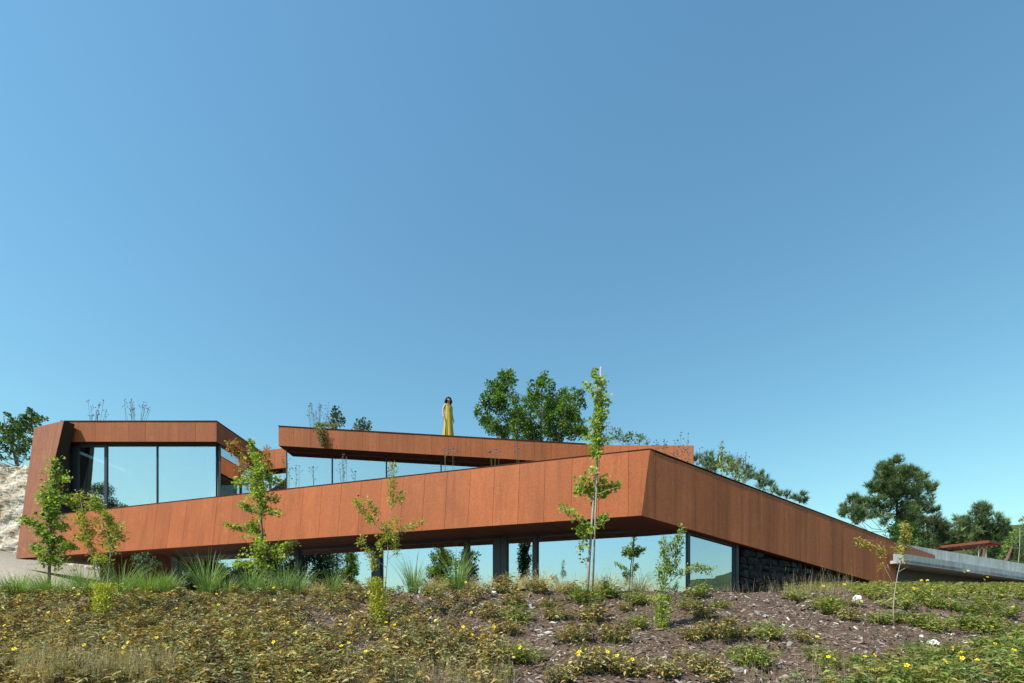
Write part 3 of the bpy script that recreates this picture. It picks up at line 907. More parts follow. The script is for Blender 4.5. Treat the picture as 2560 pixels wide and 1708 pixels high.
def blob_tree(name, label, cat, org, s, blobs, Y, base, tmpl, leaf, cols, dens, mat='leaf', bark='bark', group=None, up=.25, depth=.9, trunk_r=.16, w=None, stem_to=None, flat=1.0, sink=0.0):
    """tree whose crown is a set of leaf clumps; blobs in zoomed picture units (x, y, r), org/s give the zoom"""
    bl = [(org[0] + x / s, org[1] + y / s, r / s) for x, y, r in blobs]
    C = []
    for x, y, r in bl:
        rad = r / F * Y
        C.append((np.array(P(x, y, Y)), rad))
    mean = sum(c for c, _ in C) / len(C)
    ext = max(abs(c[0] - mean[0]) for c, _ in C) + .3
    for c, rad in C:                                     # spread the clumps in depth as well
        room = math.sqrt(max(.05, 1 - min(.95, abs(c[0] - mean[0]) / ext) ** 2)) * ext * depth
        dy = RNG.uniform(-room, room)
        f = (Y + dy) / Y
        c *= f
    b = P(base[0], base[1], Y) if len(base) == 2 else Vector(base)
    if len(base) == 2: b.z = gz(b.x, b.y) - sink
    t = empty(name, b, label, cat, group)
    parts, tubes = [], MB()
    bv = np.array(b)
    # trunk, then a limb into every clump
    topc = max(C, key=lambda q: q[0][2])[0]
    hz = topc[2] - bv[2]
    spine = [bv + (topc - bv) * f + np.array([math.sin(f * 5) * .03 * hz, math.cos(f * 4) * .03 * hz, 0]) * (f > 0) for f in (0, .2, .4, .6, .8, .95)]
    tubes.tube([tuple(p) for p in spine], [trunk_r * (1 - .85 * f) for f in (0, .2, .4, .6, .8, .95)], 8)
    for c, rad in C:
        cand = [p for p in spine if p[2] < c[2] - .25 * rad] or [spine[0]]
        st = min(cand, key=lambda p: np.linalg.norm(p - c))
        mid = (st + c) / 2 + np.array([0, 0, -.12 * np.linalg.norm(c - st)]) + RNG.normal(0, .05 * rad, 3)
        k = np.linalg.norm(c - st)
        tubes.tube([tuple(st), tuple(mid), tuple(c + np.array([0, 0, .3 * rad]))], [trunk_r * .16, trunk_r * .10, trunk_r * .03], 5)
        n = max(20, int(dens * DENS * (rad / leaf) ** 2))
        nsub = 9
        sd_ = rnd_dirs(nsub, .1); sc_ = c + sd_ * rad * RNG.uniform(.45, 1.05, (nsub, 1)) * np.array([1, 1, flat])
        si = RNG.integers(0, nsub, n)
        d = rnd_dirs(n, .1)
        pos = sc_[si] + d * rad * .44 * RNG.uniform(.2, 1.1, (n, 1))
        m = n // 8
        pos[:m] = c + rnd_dirs(m) * rad * RNG.uniform(.1, .7, (m, 1))
        for q_ in range(nsub):
            tubes.tube([tuple(c), tuple(sc_[q_])], [trunk_r * .05 + .004, .004], 4)
        d = unit(d + sd_[si] * .6)
        ax = unit(d + RNG.normal(0, .7, (n, 3)) + np.array([0, 0, up]))
        nr = unit(RNG.normal(0, .55, (n, 3)) + np.array([0, 0, 1.0]) + d * .4)
        parts.append(scatter(tmpl, pos, ax, nr, leaf * RNG.uniform(.65, 1.25, n), palette(n, cols, w, .28)))
    tubes.build('trunk', M[bark], t, smooth=True)
    foliage('crown', parts, M[mat], t)
    return t


# ------------------------------------------------------------------ trees beyond the house
Z4, Z7, Z6 = ((1180, 900), 3.917), ((1960, 1100), 3.917), ((1700, 1080), 4.357)
blob_tree('broadleaf_tree', 'big bushy green broadleaf tree behind the middle roof', 'tree', *Z4,
          [(350, 170, 80), (200, 290, 90), (330, 300, 110), (130, 420, 80), (250, 450, 120), (420, 400, 70), (60, 540, 40), (100, 590, 40), (180, 650, 110), (350, 600, 130), (300, 720, 100), (690, 230, 80), (750, 260, 60), (640, 350, 105), (560, 440, 80), (780, 400, 105), (700, 520, 140), (900, 400, 100), (1000, 380, 75), (1070, 330, 45), (1080, 430, 50), (860, 560, 120), (950, 600, 110), (600, 680, 140), (800, 720, 130), (1000, 700, 110), (1080, 700, 80), (1060, 580, 50), (450, 740, 100), (470, 560, 80), (500, 650, 100), (480, 470, 50), (930, 490, 90), (990, 520, 70)],
          30, (1330, 1300), QUAD, .145, [(.08, .16, .02), (.13, .23, .028), (.20, .30, .045), (.05, .10, .018)], 14.0, trunk_r=.2)
blob_tree('roof_shrub', 'low pale green shrubs showing above the right end of the middle roof', 'shrub', *Z4,
          [(1330, 770, 45), (1400, 750, 55), (1430, 720, 35), (1480, 790, 60), (1560, 775, 60), (1570, 730, 25), (1660, 785, 55), (1680, 750, 30), (1720, 810, 35), (1300, 800, 40)],
          24, (1560, 1180), SLIM, .16, [(.10, .17, .035), (.15, .22, .05), (.08, .13, .03)], 7.0, trunk_r=.06)
pine = dict(tmpl=TUFT, leaf=.36, cols=PINEC, mat='needle', bark='pine_bark', up=1.1)
blob_tree('pine_tree', 'tall spreading pine with open branches, tallest of the pines on the right', 'pine', *Z7,
          [(1040, 270, 90), (1150, 290, 90), (1210, 330, 80), (915, 300, 45), (980, 350, 80), (1000, 430, 110), (1120, 400, 100), (1230, 420, 90), (1330, 390, 60), (1370, 370, 40), (1400, 470, 70), (1450, 480, 45), (850, 460, 50), (900, 490, 70), (1000, 530, 80), (1200, 530, 90), (1310, 540, 60), (680, 570, 45), (700, 620, 60), (610, 690, 65), (560, 735, 35), (690, 730, 85), (790, 660, 90), (800, 740, 70), (890, 600, 70), (1290, 650, 60), (1370, 640, 90), (1470, 680, 65), (1330, 730, 90), (1230, 700, 45), (1090, 610, 80), (1190, 650, 80), (950, 650, 60), (1130, 760, 70), (1240, 800, 80), (1000, 770, 55), (900, 720, 60), (1060, 480, 90), (1290, 480, 70)],
          36, (2226, 1400), dens=22, trunk_r=.2, depth=.6, **pine)
blob_tree('pine_tree', 'grey green bushy pine below and right of the tallest pine', 'pine', *Z7,
          [(1400, 800, 90), (1480, 830, 80), (1560, 850, 50), (1330, 860, 90), (1440, 900, 100), (1550, 920, 70), (1300, 950, 80), (1400, 990, 90), (1520, 1000, 80)],
          33, (2325, 1420), tmpl=TUFT, leaf=.30, cols=[(.10, .13, .05), (.08, .11, .045), (.06, .09, .035)], dens=14, mat='needle', bark='pine_bark', up=.6, trunk_r=.16)
blob_tree('pine_tree', 'young pointed pine above the pergola', 'pine', *Z7,
          [(1935, 640, 40), (1930, 690, 55), (1880, 700, 40), (1990, 690, 40), (1870, 770, 80), (1960, 770, 75), (1735, 770, 40), (1700, 830, 70), (1640, 850, 45), (1770, 840, 70), (1850, 860, 90), (1960, 860, 90), (2090, 770, 45), (2070, 830, 75), (2150, 850, 60), (2190, 920, 60), (2100, 920, 90), (1990, 950, 100), (1860, 960, 100), (1740, 940, 100), (1650, 950, 80), (1700, 1010, 70)],
          34, (2455, 1440), dens=16, trunk_r=.2, depth=.7, **pine)
blob_tree('pine_tree', 'dark low pine mass behind the pergola posts', 'pine', *Z7,
          [(2050, 1050, 100), (2150, 1040, 90), (2250, 1000, 80), (2200, 1100, 90), (2000, 1110, 80), (2310, 1060, 90), (2340, 1150, 80), (1900, 1120, 60), (2280, 1140, 80)],
          38, (2505, 1450), dens=15, trunk_r=.2, **pine)
blob_tree('pine_tree', 'dark pine crown showing along the top of the sinking steel wall', 'pine', *Z6,
          [(195, 290, 40), (240, 340, 50), (320, 290, 60), (360, 330, 60), (290, 370, 60), (420, 330, 60), (390, 400, 80), (560, 350, 70), (620, 370, 55), (650, 430, 60), (715, 420, 45), (770, 430, 50), (740, 490, 50), (830, 480, 45), (885, 460, 30), (860, 540, 55), (930, 530, 55), (920, 590, 50), (995, 570, 40), (1020, 625, 45), (1085, 670, 30), (1150, 690, 40), (1260, 705, 40), (1330, 690, 40), (1365, 745, 35), (1300, 740, 30)],
          30, (1850, 1350), dens=13, trunk_r=.16, depth=.5, **pine)
blob_tree('young_tree', 'slim yellow green young tree rising behind the steel wall before the dark pine', 'tree', *Z6,
          [(445, 145, 26), (455, 195, 34), (470, 250, 44), (500, 300, 48), (440, 290, 35), (530, 360, 55), (450, 360, 45), (560, 430, 60), (480, 430, 50), (640, 480, 40), (600, 500, 50), (700, 530, 35)],
          22, (1815, 1290), QUAD, .12, [(.20, .28, .04), (.27, .33, .06), (.14, .21, .03)], 6.0, 'ginkgo', 'pale_bark', trunk_r=.05)
blob_tree('broadleaf_shrub', 'fresh green thicket between the tallest pine and the concrete wall', 'shrub', *Z7,
          [(1080, 860, 60), (1140, 890, 70), (1060, 930, 60), (1160, 950, 80), (1240, 880, 60), (1250, 960, 80), (1220, 1010, 60), (1330, 1010, 60), (1440, 1040, 50)],
          30, (2260, 1420), QUAD, .15, [(.06, .13, .02), (.09, .17, .028), (.045, .095, .02)], 8.0, trunk_r=.1)
blob_tree('young_tree', 'thin yellow green young tree behind the concrete wall at the right edge', 'tree', (2380, 1240), 6.53,
          [(1170, 375, 30), (1120, 410, 25), (1160, 470, 30), (1100, 540, 35), (1040, 590, 40), (1160, 590, 35), (1000, 650, 50), (930, 720, 50), (900, 770, 45), (960, 780, 45), (880, 850, 45), (1010, 730, 40), (850, 920, 40), (800, 990, 30), (1160, 660, 30), (1230, 520, 40), (1260, 620, 40)],
          27, (2534, 1440), QUAD, .11, [(.18, .28, .045), (.24, .33, .06), (.12, .2, .03)], 8.0, 'ginkgo', 'pale_bark', trunk_r=.03)
blob_tree('broadleaf_tree', 'dark green tree on top of the pale earth cut at the far left', 'tree', (0, 980), 7.84,
          [(180, 490, 55), (140, 440, 30), (600, 410, 60), (580, 370, 25), (470, 530, 80), (690, 500, 75), (800, 540, 60), (900, 540, 40), (260, 600, 90), (560, 640, 110), (400, 640, 90), (750, 620, 70), (30, 700, 60), (110, 760, 90), (250, 780, 110), (450, 760, 110), (600, 780, 80), (80, 930, 90), (250, 950, 100), (450, 920, 110), (570, 960, 80), (150, 1120, 80), (350, 1130, 90), (500, 1110, 90), (-150, 800, 150), (-200, 1000, 150), (-120, 1180, 100), (30, 1290, 50), (180, 1300, 45), (350, 1300, 50), (500, 1290, 50)],
          29, tuple(P(40, 1200, 29)), QUAD, .15, [(.045, .10, .02), (.075, .14, .025), (.10, .16, .03), (.03, .06, .018)], 15, trunk_r=.12)
blob_tree('distant_tree', 'rounded dark tree top just above the middle roof, larger of two', 'tree', (680, 960), 3.917,
          [(630, 255, 35), (615, 300, 45), (650, 300, 35), (600, 350, 40), (665, 345, 50), (690, 385, 35), (640, 400, 60), (590, 420, 40)],
          44, (842, 1250), QUAD, .24, [(.04, .075, .03), (.06, .10, .04), (.03, .055, .025)], 7, trunk_r=.2, group='tree tops above the middle roof')
blob_tree('distant_tree', 'small ragged dark tree top above the middle roof, smaller of two', 'tree', (680, 960), 3.917,
          [(885, 365, 28), (855, 405, 45), (905, 410, 50), (950, 395, 25), (820, 430, 30), (930, 440, 40), (870, 450, 40)],
          46, (905, 1250), QUAD, .24, [(.045, .085, .03), (.065, .11, .04), (.03, .06, .025)], 7, trunk_r=.2, group='tree tops above the middle roof')

# trees behind the viewer, seen only as reflections in the glass
def mirror(p, q, n):
    n = Vector(n).normalized(); p = Vector(p); d = (p - Vector(q)).dot(n)
    return p - n * 2 * d
def refl_tree(label, px, py_top, wpx, Yv, plane_q, plane_n, seed, cols, dens=11.0, conical=False, name='garden_tree'):
    top = P(px, py_top, Yv); m = mirror(top, plane_q, plane_n)
    g = gz(m.x, m.y); r = wpx / F * Yv
    h = m.z - g
    rs = np.random.default_rng(seed)
    t = empty(name, (m.x, m.y, g), label, 'tree', 'trees behind the viewer mirrored in the windows')
    parts = []; tb = MB().tube([(m.x, m.y, g - .1), (m.x, m.y, g + h * .9)], [.16, .03], 7)
    for i in range(46):
        f = rs.uniform(.12, 1.0); wr = r * ((1.12 - f) if conical else math.sqrt(max(.05, 1 - ((f - .5) / .56) ** 2)))
        a = rs.uniform(0, 6.28); rad = .24 * r + .1
        dd = wr * math.sqrt(rs.uniform(0, 1)) * .85
        c = np.array([m.x + math.cos(a) * dd, m.y + math.sin(a) * dd, g + h * f - rad * .6])
        tb.tube([(m.x, m.y, max(g + .2, c[2] - .5)), tuple(c)], [.04, .01], 5)
        n = int(dens * (rad / .1) ** 2)
        d = rnd_dirs(n); pos = c + d * rad * RNG.uniform(.3, 1.2, (n, 1))
        parts.append(scatter(QUAD, pos, unit(d + RNG.normal(0, .7, (n, 3))), unit(RNG.normal(0, .6, (n, 3)) + [0, 0, 1]), .15 * RNG.uniform(.7, 1.3, n), palette(n, cols)))
    tb.build('trunk', M['bark'], t, smooth=True)
    foliage('crown', parts, M['leaf'], t)
DARK = [(.03, .06, .02), (.045, .085, .025), (.06, .105, .03)]
refl_tree('narrow dark tree mirrored beside the wide grey window post', 1306, 1354, 42, 34, gc, nA, 1, DARK, conical=True)
refl_tree('round green tree mirrored left of the grey window post', 1105, 1382, 55, 34, gc, nA, 2, DARK)
refl_tree('bushy dark tree mirrored behind the tall grass tuft', 1175, 1372, 42, 36, gc, nA, 3, DARK)
refl_tree('wide dark tree mirrored in the left part of the lower windows', 800, 1335, 85, 34, gc, nA, 4, DARK)
refl_tree('dark tree mirrored at the far left of the lower windows', 690, 1365, 55, 36, gc, nA, 5, DARK)
refl_tree('dark bush mirrored behind the large grass tuft at the left', 520, 1385, 60, 30, gc, nA, 8, DARK)
refl_tree('dark tree mirrored left of the middle ginkgo', 470, 1360, 50, 34, gc, nA, 9, DARK)
refl_tree('low dark bush mirrored below the middle ginkgo', 625, 1408, 60, 30, gc, nA, 10, DARK)
refl_tree('broad tree mirrored in the lower corner of the upper left window', 262, 1212, 38, 44, (0, YG, 0), (0, -1, 0), 6, GREEN)
refl_tree('low bush mirrored right of the tree in the upper left window', 312, 1240, 28, 44, (0, YG, 0), (0, -1, 0), 7, GREEN)

# ------------------------------------------------------------------ young trees in front, drawn branch by branch
def limb_tree(name, label, cat, Y, stems, leafs, tmpl, leaf, cols, mat='leaf', bark='pale_bark', group=None, w=None, jit=.35, base=None, many=1.6):
    """stems: (polyline px, r0, r1); leafs: (polyline px, count, spread px)"""
    b = P(*stems[0][0][0], Y) if base is None else Vector(base)
    b.z = gz(b.x, b.y) - .03 if base is None else b.z
    t = empty(name, b, label, cat, group)
    mb = MB(); off = {}
    def depth(pl, k):
        r = random.Random(str(pl[-1])); return r.uniform(-jit, jit)
    for pl, r0, r1 in stems:
        dz = 0 if pl is stems[0][0] else depth(pl, 0)
        pts = []
        for i, (x, y) in enumerate(pl):
            f = i / max(1, len(pl) - 1)
            p = P(x, y, Y + dz * f)
            pts.append(p)
        if pl is stems[0][0]: pts[0] = Vector((b.x, b.y, b.z - .05))
        rad = [r0 + (r1 - r0) * i / max(1, len(pts) - 1) for i in range(len(pts))]
        mb.tube(pts, rad, 6)
    mb.build('stem', M[bark], t, smooth=True)
    parts = []
    twig = MB()
    for pl, n, sp in leafs:
        n = int(n * many)
        dz = depth(pl, 0) if len(pl) > 1 else 0
        sp_m = sp / F * Y
        pp = [np.array(P(x, y, Y + dz * i / max(1, len(pl) - 1))) for i, (x, y) in enumerate(pl)]
        seg = np.array([np.linalg.norm(b2 - a2) for a2, b2 in zip(pp[:-1], pp[1:])]) if len(pp) > 1 else np.array([0.])
        cum = np.concatenate([[0], np.cumsum(seg)])
        # leaves sit in small bunches along the twig
        nb_ = max(3, n // 6)
        u = RNG.uniform(0, cum[-1] if cum[-1] > 0 else 1, nb_)
        cen = np.stack([np.interp(u, cum, [p[k] for p in pp]) if len(pp) > 1 else np.full(nb_, pp[0][k]) for k in range(3)], 1)
        offs = rnd_dirs(nb_) * (np.abs(RNG.normal(0, .55, (nb_, 1))) * sp_m)
        bun = cen + offs
        for a_, b_ in zip(cen[::2], bun[::2]):
            if np.linalg.norm(a_ - b_) > .05: twig.tube([tuple(a_), tuple(b_)], [.004, .002], 4)
        bi = RNG.integers(0, nb_, n)
        d = rnd_dirs(n, .1)
        pos = bun[bi] + d * leaf * RNG.uniform(.2, 1.2, (n, 1))
        ax = unit(d + RNG.normal(0, .5, (n, 3)) + np.array([0, 0, .15]))
        nr = unit(RNG.normal(0, .6, (n, 3)) + np.array([-.2, -.35, .9]))
        parts.append(scatter(tmpl, pos, ax, nr, leaf * RNG.uniform(.6, 1.25, n), palette(n, cols, w)))
    foliage('foliage', parts, M[mat], t)
    if twig.v: tag(twig.build('twigs', M[bark], t), kind='stuff')
    return t


YT = 8.94
limb_tree('ginkgo_tree', 'tall slim young ginkgo tied to a stake in front of the steel corner', 'tree', YT,
    [([(1466, 1487), (1473, 1400), (1478, 1330), (1484, 1250), (1493, 1150), (1497, 1060), (1499, 1000), (1492, 935)], .030, .005),
     ([(1482, 1245), (1460, 1228), (1440, 1222)], .010, .004), ([(1484, 1240), (1515, 1228), (1545, 1217)], .010, .004), ([(1484, 1250), (1500, 1215), (1512, 1196)], .009, .003),
     ([(1478, 1335), (1450, 1303), (1420, 1276), (1400, 1268)], .009, .003), ([(1479, 1330), (1500, 1306), (1515, 1292)], .008, .003), ([(1476, 1345), (1450, 1330)], .007, .003),
     ([(1474, 1372), (1452, 1350)], .006, .003), ([(1470, 1425), (1456, 1398)], .006, .003), ([(1497, 1000), (1475, 975), (1458, 962)], .006, .003), ([(1497, 985), (1515, 965)], .006, .003)],
    [([(1486, 930), (1492, 955)], 60, 10), ([(1458, 962), (1490, 978)], 60, 8), ([(1498, 965), (1515, 960)], 50, 10), ([(1495, 980), (1502, 1020)], 130, 18), ([(1500, 1000), (1497, 1060)], 240, 24),
     ([(1497, 1040), (1492, 1110)], 330, 24), ([(1490, 1100), (1487, 1150)], 150, 22), ([(1510, 1080), (1465, 1100)], 70, 14), ([(1480, 1170), (1484, 1185)], 40, 10), ([(1440, 1224), (1480, 1232)], 150, 16), ([(1446, 1200), (1470, 1205)], 70, 12),
     ([(1490, 1228), (1546, 1217)], 170, 12), ([(1505, 1215), (1513, 1196)], 60, 10), ([(1478, 1205), (1484, 1255)], 130, 20), ([(1500, 1240), (1520, 1236)], 50, 10), ([(1400, 1268), (1432, 1284)], 55, 7), ([(1432, 1284), (1462, 1305)], 45, 7),
     ([(1460, 1315), (1480, 1330)], 50, 10), ([(1495, 1310), (1516, 1294)], 85, 9), ([(1448, 1326), (1470, 1338)], 60, 8), ([(1444, 1330), (1465, 1350)], 55, 9), ([(1450, 1360), (1468, 1375)], 40, 9), ([(1455, 1398), (1460, 1405)], 8, 4)],
    FAN, .056, GINK, 'ginkgo', 'pale_bark', many=1.3)
st = MB().tube([P(1481, 1494, YT - .06), P(1490, 1250, YT - .06), P(1502, 918, YT - .02)], [.017, .017, .016], 8)
sb = P(1481, 1494, YT - .06); sb.z = gz(sb.x, sb.y)
stk = empty('tree_stake', sb, 'thin straight wooden stake rising above the tall young ginkgo', 'stake')
st.build('pole', M['wood'], stk, smooth=True)
for y in (1320, 1190, 1060):
    x = 1481 + (1494 - y) / 576 * 21
    c = P(x - 2, y, YT - .03)
    MB().tube([c + Vector((.045 * math.cos(a), .045 * math.sin(a), .004 * a)) for a in np.linspace(0, 6.3, 12)], [.006] * 12, 5).build('tie', M['frame'], stk)

limb_tree('ginkgo_tree', 'bushy young ginkgo before the window of the court, middle of three', 'tree', 11.0,
    [([(650, 1470), (652, 1400), (655, 1330), (651, 1260), (648, 1200), (640, 1150), (628, 1104)], .03, .005), ([(650, 1215), (615, 1205), (582, 1206)], .01, .003), ([(652, 1200), (680, 1192), (697, 1203)], .01, .003),
     ([(651, 1240), (680, 1245), (697, 1252)], .01, .003), ([(654, 1275), (685, 1280), (701, 1288)], .009, .003), ([(652, 1290), (625, 1270), (604, 1262)], .01, .003), ([(654, 1335), (610, 1320), (568, 1315)], .01, .003), ([(654, 1400), (700, 1380), (737, 1352)], .012, .003), ([(652, 1410), (610, 1405), (575, 1410)], .01, .003)],
    [([(626, 1104), (640, 1145)], 150, 13), ([(640, 1140), (648, 1185)], 200, 18), ([(645, 1180), (650, 1225)], 420, 42), ([(640, 1215), (652, 1262)], 330, 34), ([(585, 1206), (630, 1210)], 130, 10), ([(665, 1195), (698, 1205)], 120, 14), ([(660, 1245), (697, 1252)], 60, 9), ([(655, 1262), (658, 1300)], 110, 16),
     ([(670, 1275), (701, 1288)], 75, 9), ([(604, 1262), (640, 1282)], 130, 12), ([(568, 1315), (630, 1325)], 150, 9), ([(620, 1305), (656, 1340)], 190, 22), ([(640, 1345), (660, 1375)], 220, 34), ([(640, 1375), (660, 1425)], 420, 42), ([(675, 1390), (737, 1353)], 190, 13), ([(580, 1408), (630, 1410)], 100, 14), ([(690, 1395), (710, 1390)], 80, 18)],
    FAN, .054, GINK, 'ginkgo', 'bark', many=1.6)
limb_tree('ginkgo_tree', 'leafy young ginkgo in front of the tall steel end fin', 'tree', 11.6,
    [([(121, 1455), (124, 1380), (128, 1300), (133, 1220), (142, 1155)], .036, .006), ([(126, 1330), (90, 1315), (58, 1298)], .012, .003), ([(128, 1320), (150, 1312), (168, 1320)], .01, .003), ([(125, 1385), (155, 1378), (183, 1366)], .01, .003), ([(125, 1380), (100, 1368), (85, 1370)], .01, .003)],
    [([(142, 1153), (138, 1190)], 190, 17), ([(138, 1185), (133, 1230)], 260, 28), ([(160, 1200), (172, 1195)], 40, 10), ([(130, 1225), (130, 1290)], 460, 36), ([(105, 1235), (110, 1260)], 90, 14), ([(165, 1240), (178, 1260)], 90, 14), ([(125, 1285), (130, 1330)], 280, 26), ([(57, 1298), (105, 1318)], 190, 11), ([(145, 1318), (169, 1318)], 90, 10),
     ([(95, 1330), (130, 1345)], 170, 18), ([(125, 1345), (128, 1400)], 360, 30), ([(85, 1368), (110, 1380)], 130, 14), ([(150, 1375), (184, 1367)], 150, 10), ([(100, 1395), (150, 1410)], 240, 26), ([(130, 1355), (155, 1350)], 90, 14)],
    FAN, .056, [(.16, .26, .035), (.22, .33, .05), (.29, .38, .07), (.11, .19, .03), (.34, .36, .09)], 'ginkgo', 'bark', many=1.6)
MAP = [(.42, .16, .06), (.36, .20, .06), (.48, .22, .10), (.30, .22, .06), (.24, .22, .05)]
limb_tree('maple_sapling', 'small maple with orange pink leaves behind the middle ginkgo', 'tree', 15.5,
    [([(640, 1300), (640, 1250), (636, 1200), (615, 1150), (590, 1115)], .03, .004), ([(636, 1200), (660, 1165), (668, 1130)], .015, .003), ([(620, 1160), (600, 1120)], .01, .003)],
    [([(572, 1113), (600, 1130)], 110, 12), ([(588, 1108), (595, 1140)], 150, 14), ([(600, 1140), (612, 1150)], 40, 8), ([(598, 1155), (620, 1170)], 90, 14), ([(608, 1175), (618, 1190)], 70, 12), ([(664, 1125), (672, 1170)], 110, 10), ([(655, 1140), (680, 1190)], 130, 18), ([(668, 1115), (668, 1125)], 14, 4), ([(630, 1195), (660, 1210)], 70, 18)],
    OVAL, .085, MAP, 'ginkgo', 'bark', base=(P(640, 1300, 15.5).x, 15.5, 3.55), w=[3, 3, 2, 2, 1])

POM = [(.31, .37, .04), (.39, .42, .05), (.22, .30, .035), (.44, .32, .05)]
BAS = [(.38, .41, .03), (.46, .46, .04), (.29, .34, .03), (.46, .34, .04)]


def red_blooms(t, pts, Y):
    for x, y in pts:
        c = P(x, y, Y - .05)
        mb = MB(); mb.tube([c, c + Vector((.004, 0, .018)), c + Vector((.008, -.004, .034))], [.006, .016, .02], 6)
        mb.build('bloom', M['red'], t, smooth=True)


h1 = hit(264, 1545)
s1 = limb_tree('pomegranate_shrub', 'two stemmed leafy shrub with red blooms growing on the left of the bank', 'shrub', h1.y,
    [([(264, 1556), (266, 1507), (270, 1450), (276, 1385), (285, 1345), (300, 1300), (316, 1310)], .013, .003), ([(262, 1480), (245, 1425), (230, 1385), (222, 1340), (212, 1300), (200, 1245)], .010, .003), ([(278, 1380), (262, 1330), (252, 1290), (240, 1240)], .007, .002), ([(282, 1360), (272, 1320), (276, 1275)], .006, .002), ([(222, 1345), (235, 1310), (240, 1300)], .005, .002), ([(285, 1345), (300, 1335), (305, 1335)], .005, .002), ([(225, 1360), (205, 1335), (196, 1325)], .005, .002)],
    [([(197, 1236), (195, 1262)], 90, 8), ([(235, 1235), (238, 1275)], 150, 11), ([(222, 1255), (232, 1275)], 60, 9), ([(204, 1280), (210, 1318)], 150, 11), ([(200, 1305), (184, 1307)], 40, 6), ([(212, 1320), (222, 1362)], 170, 13), ([(190, 1340), (215, 1350)], 60, 9), ([(225, 1330), (232, 1345)], 50, 8), ([(226, 1310), (243, 1302)], 40, 6), ([(255, 1270), (265, 1300)], 130, 11), ([(250, 1310), (255, 1345)], 60, 8), ([(274, 1295), (278, 1362)], 300, 16), ([(285, 1330), (308, 1312)], 80, 8), ([(290, 1352), (310, 1335)], 80, 9), ([(262, 1360), (285, 1375)], 90, 12), ([(225, 1365), (232, 1380)], 50, 9), ([(240, 1395), (270, 1400)], 130, 20)],
    SLIM, .055, POM, 'leaf', 'pale_bark', jit=.12)
red_blooms(s1, [(221, 1244), (209, 1262), (186, 1342)], h1.y)
parts = []
n = 2300; u = RNG.uniform(0, 1, n)
c0_ = np.array([P(258 + RNG.normal(0, 17) * (1 - .45 * a) + 4 * math.sin(a * 9), 1460 + 100 * a, h1.y - .05 + RNG.normal(0, .08)) for a in u])
parts.append(scatter(SLIM, c0_, rnd_dirs(n, .6), unit(RNG.normal(0, .6, (n, 3)) + [-.2, -.3, .8]), .05 * RNG.uniform(.6, 1.2, n), palette(n, BAS)))
foliage('basal_foliage', parts, M['leaf'], s1)

h2 = hit(950, 1560)
s2 = limb_tree('pomegranate_shrub', 'open branching shrub with red buds growing on the middle of the bank', 'shrub', h2.y,
    [([(948, 1572), (960, 1505), (966, 1430), (970, 1380), (968, 1340), (978, 1270), (981, 1205), (985, 1162)], .012, .002), ([(968, 1345), (940, 1312), (910, 1283), (893, 1262), (887, 1243)], .008, .002), ([(966, 1340), (948, 1290), (930, 1262), (918, 1248)], .006, .002), ([(978, 1275), (995, 1250), (1008, 1232)], .006, .002), ([(970, 1345), (1000, 1328), (1030, 1316), (1062, 1302)], .007, .002), ([(966, 1420), (935, 1395), (915, 1365), (905, 1345)], .006, .002), ([(968, 1400), (985, 1385), (990, 1360)], .005, .002)],
    [([(985, 1160), (982, 1200)], 70, 5), ([(981, 1200), (977, 1270)], 150, 7), ([(995, 1255), (1008, 1233)], 80, 6), ([(990, 1290), (983, 1330)], 60, 7), ([(886, 1245), (900, 1272)], 80, 6), ([(900, 1272), (935, 1308)], 150, 8), ([(918, 1250), (945, 1290)], 100, 6), ([(965, 1310), (968, 1350)], 160, 18), ([(945, 1345), (990, 1345)], 130, 14), ([(1000, 1328), (1058, 1304)], 120, 6), ([(948, 1355), (955, 1385)], 60, 10), ([(985, 1355), (992, 1390)], 70, 8), ([(905, 1345), (900, 1362)], 40, 6), ([(912, 1370), (935, 1400)], 90, 9), ([(925, 1400), (940, 1425)], 60, 9)],
    SLIM, .05, POM, 'leaf', 'pale_bark', jit=.12)
red_blooms(s2, [(895, 1242), (936, 1290), (903, 1377), (899, 1352)], h2.y)
parts = []
n = 1500; u = RNG.uniform(0, 1, n)
c0_ = np.array([P(938 + 16 * a + RNG.normal(0, 11), 1445 + 130 * a, h2.y - .05 + RNG.normal(0, .06)) for a in u])
parts.append(scatter(SLIM, c0_, rnd_dirs(n, .7), unit(RNG.normal(0, .6, (n, 3)) + [-.2, -.3, .8]), .05 * RNG.uniform(.6, 1.2, n), palette(n, BAS)))
foliage('basal_foliage', parts, M['leaf'], s2)

h3 = hit(1655, 1570)
s3 = limb_tree('pomegranate_shrub', 'bright green upright shrub with an arching twig before the glass corner', 'shrub', h3.y,
    [([(1655, 1578), (1656, 1510), (1658, 1455), (1668, 1405), (1690, 1372), (1704, 1322)], .010, .002), ([(1657, 1460), (1664, 1410), (1660, 1370), (1655, 1346)], .006, .002), ([(1660, 1470), (1695, 1438), (1730, 1418), (1765, 1414), (1783, 1428)], .006, .002), ([(1656, 1480), (1645, 1440), (1652, 1420)], .005, .002), ([(1668, 1405), (1685, 1380), (1688, 1350)], .005, .002)],
    [([(1704, 1322), (1698, 1365)], 110, 6), ([(1698, 1365), (1690, 1400)], 110, 10), ([(1655, 1346), (1663, 1385)], 110, 8), ([(1684, 1350), (1680, 1385)], 80, 7), ([(1660, 1385), (1672, 1430)], 240, 16), ([(1650, 1420), (1660, 1460)], 150, 13), ([(1690, 1405), (1675, 1440)], 120, 10), ([(1695, 1440), (1735, 1418)], 110, 6), ([(1735, 1418), (1783, 1427)], 120, 5), ([(1650, 1460), (1660, 1500)], 110, 14)],
    SLIM, .05, [(.19, .27, .03), (.25, .32, .04), (.14, .21, .025), (.30, .33, .08)], 'leaf', 'pale_bark', jit=.1)
parts = []
n = 900; u = RNG.uniform(0, 1, n)
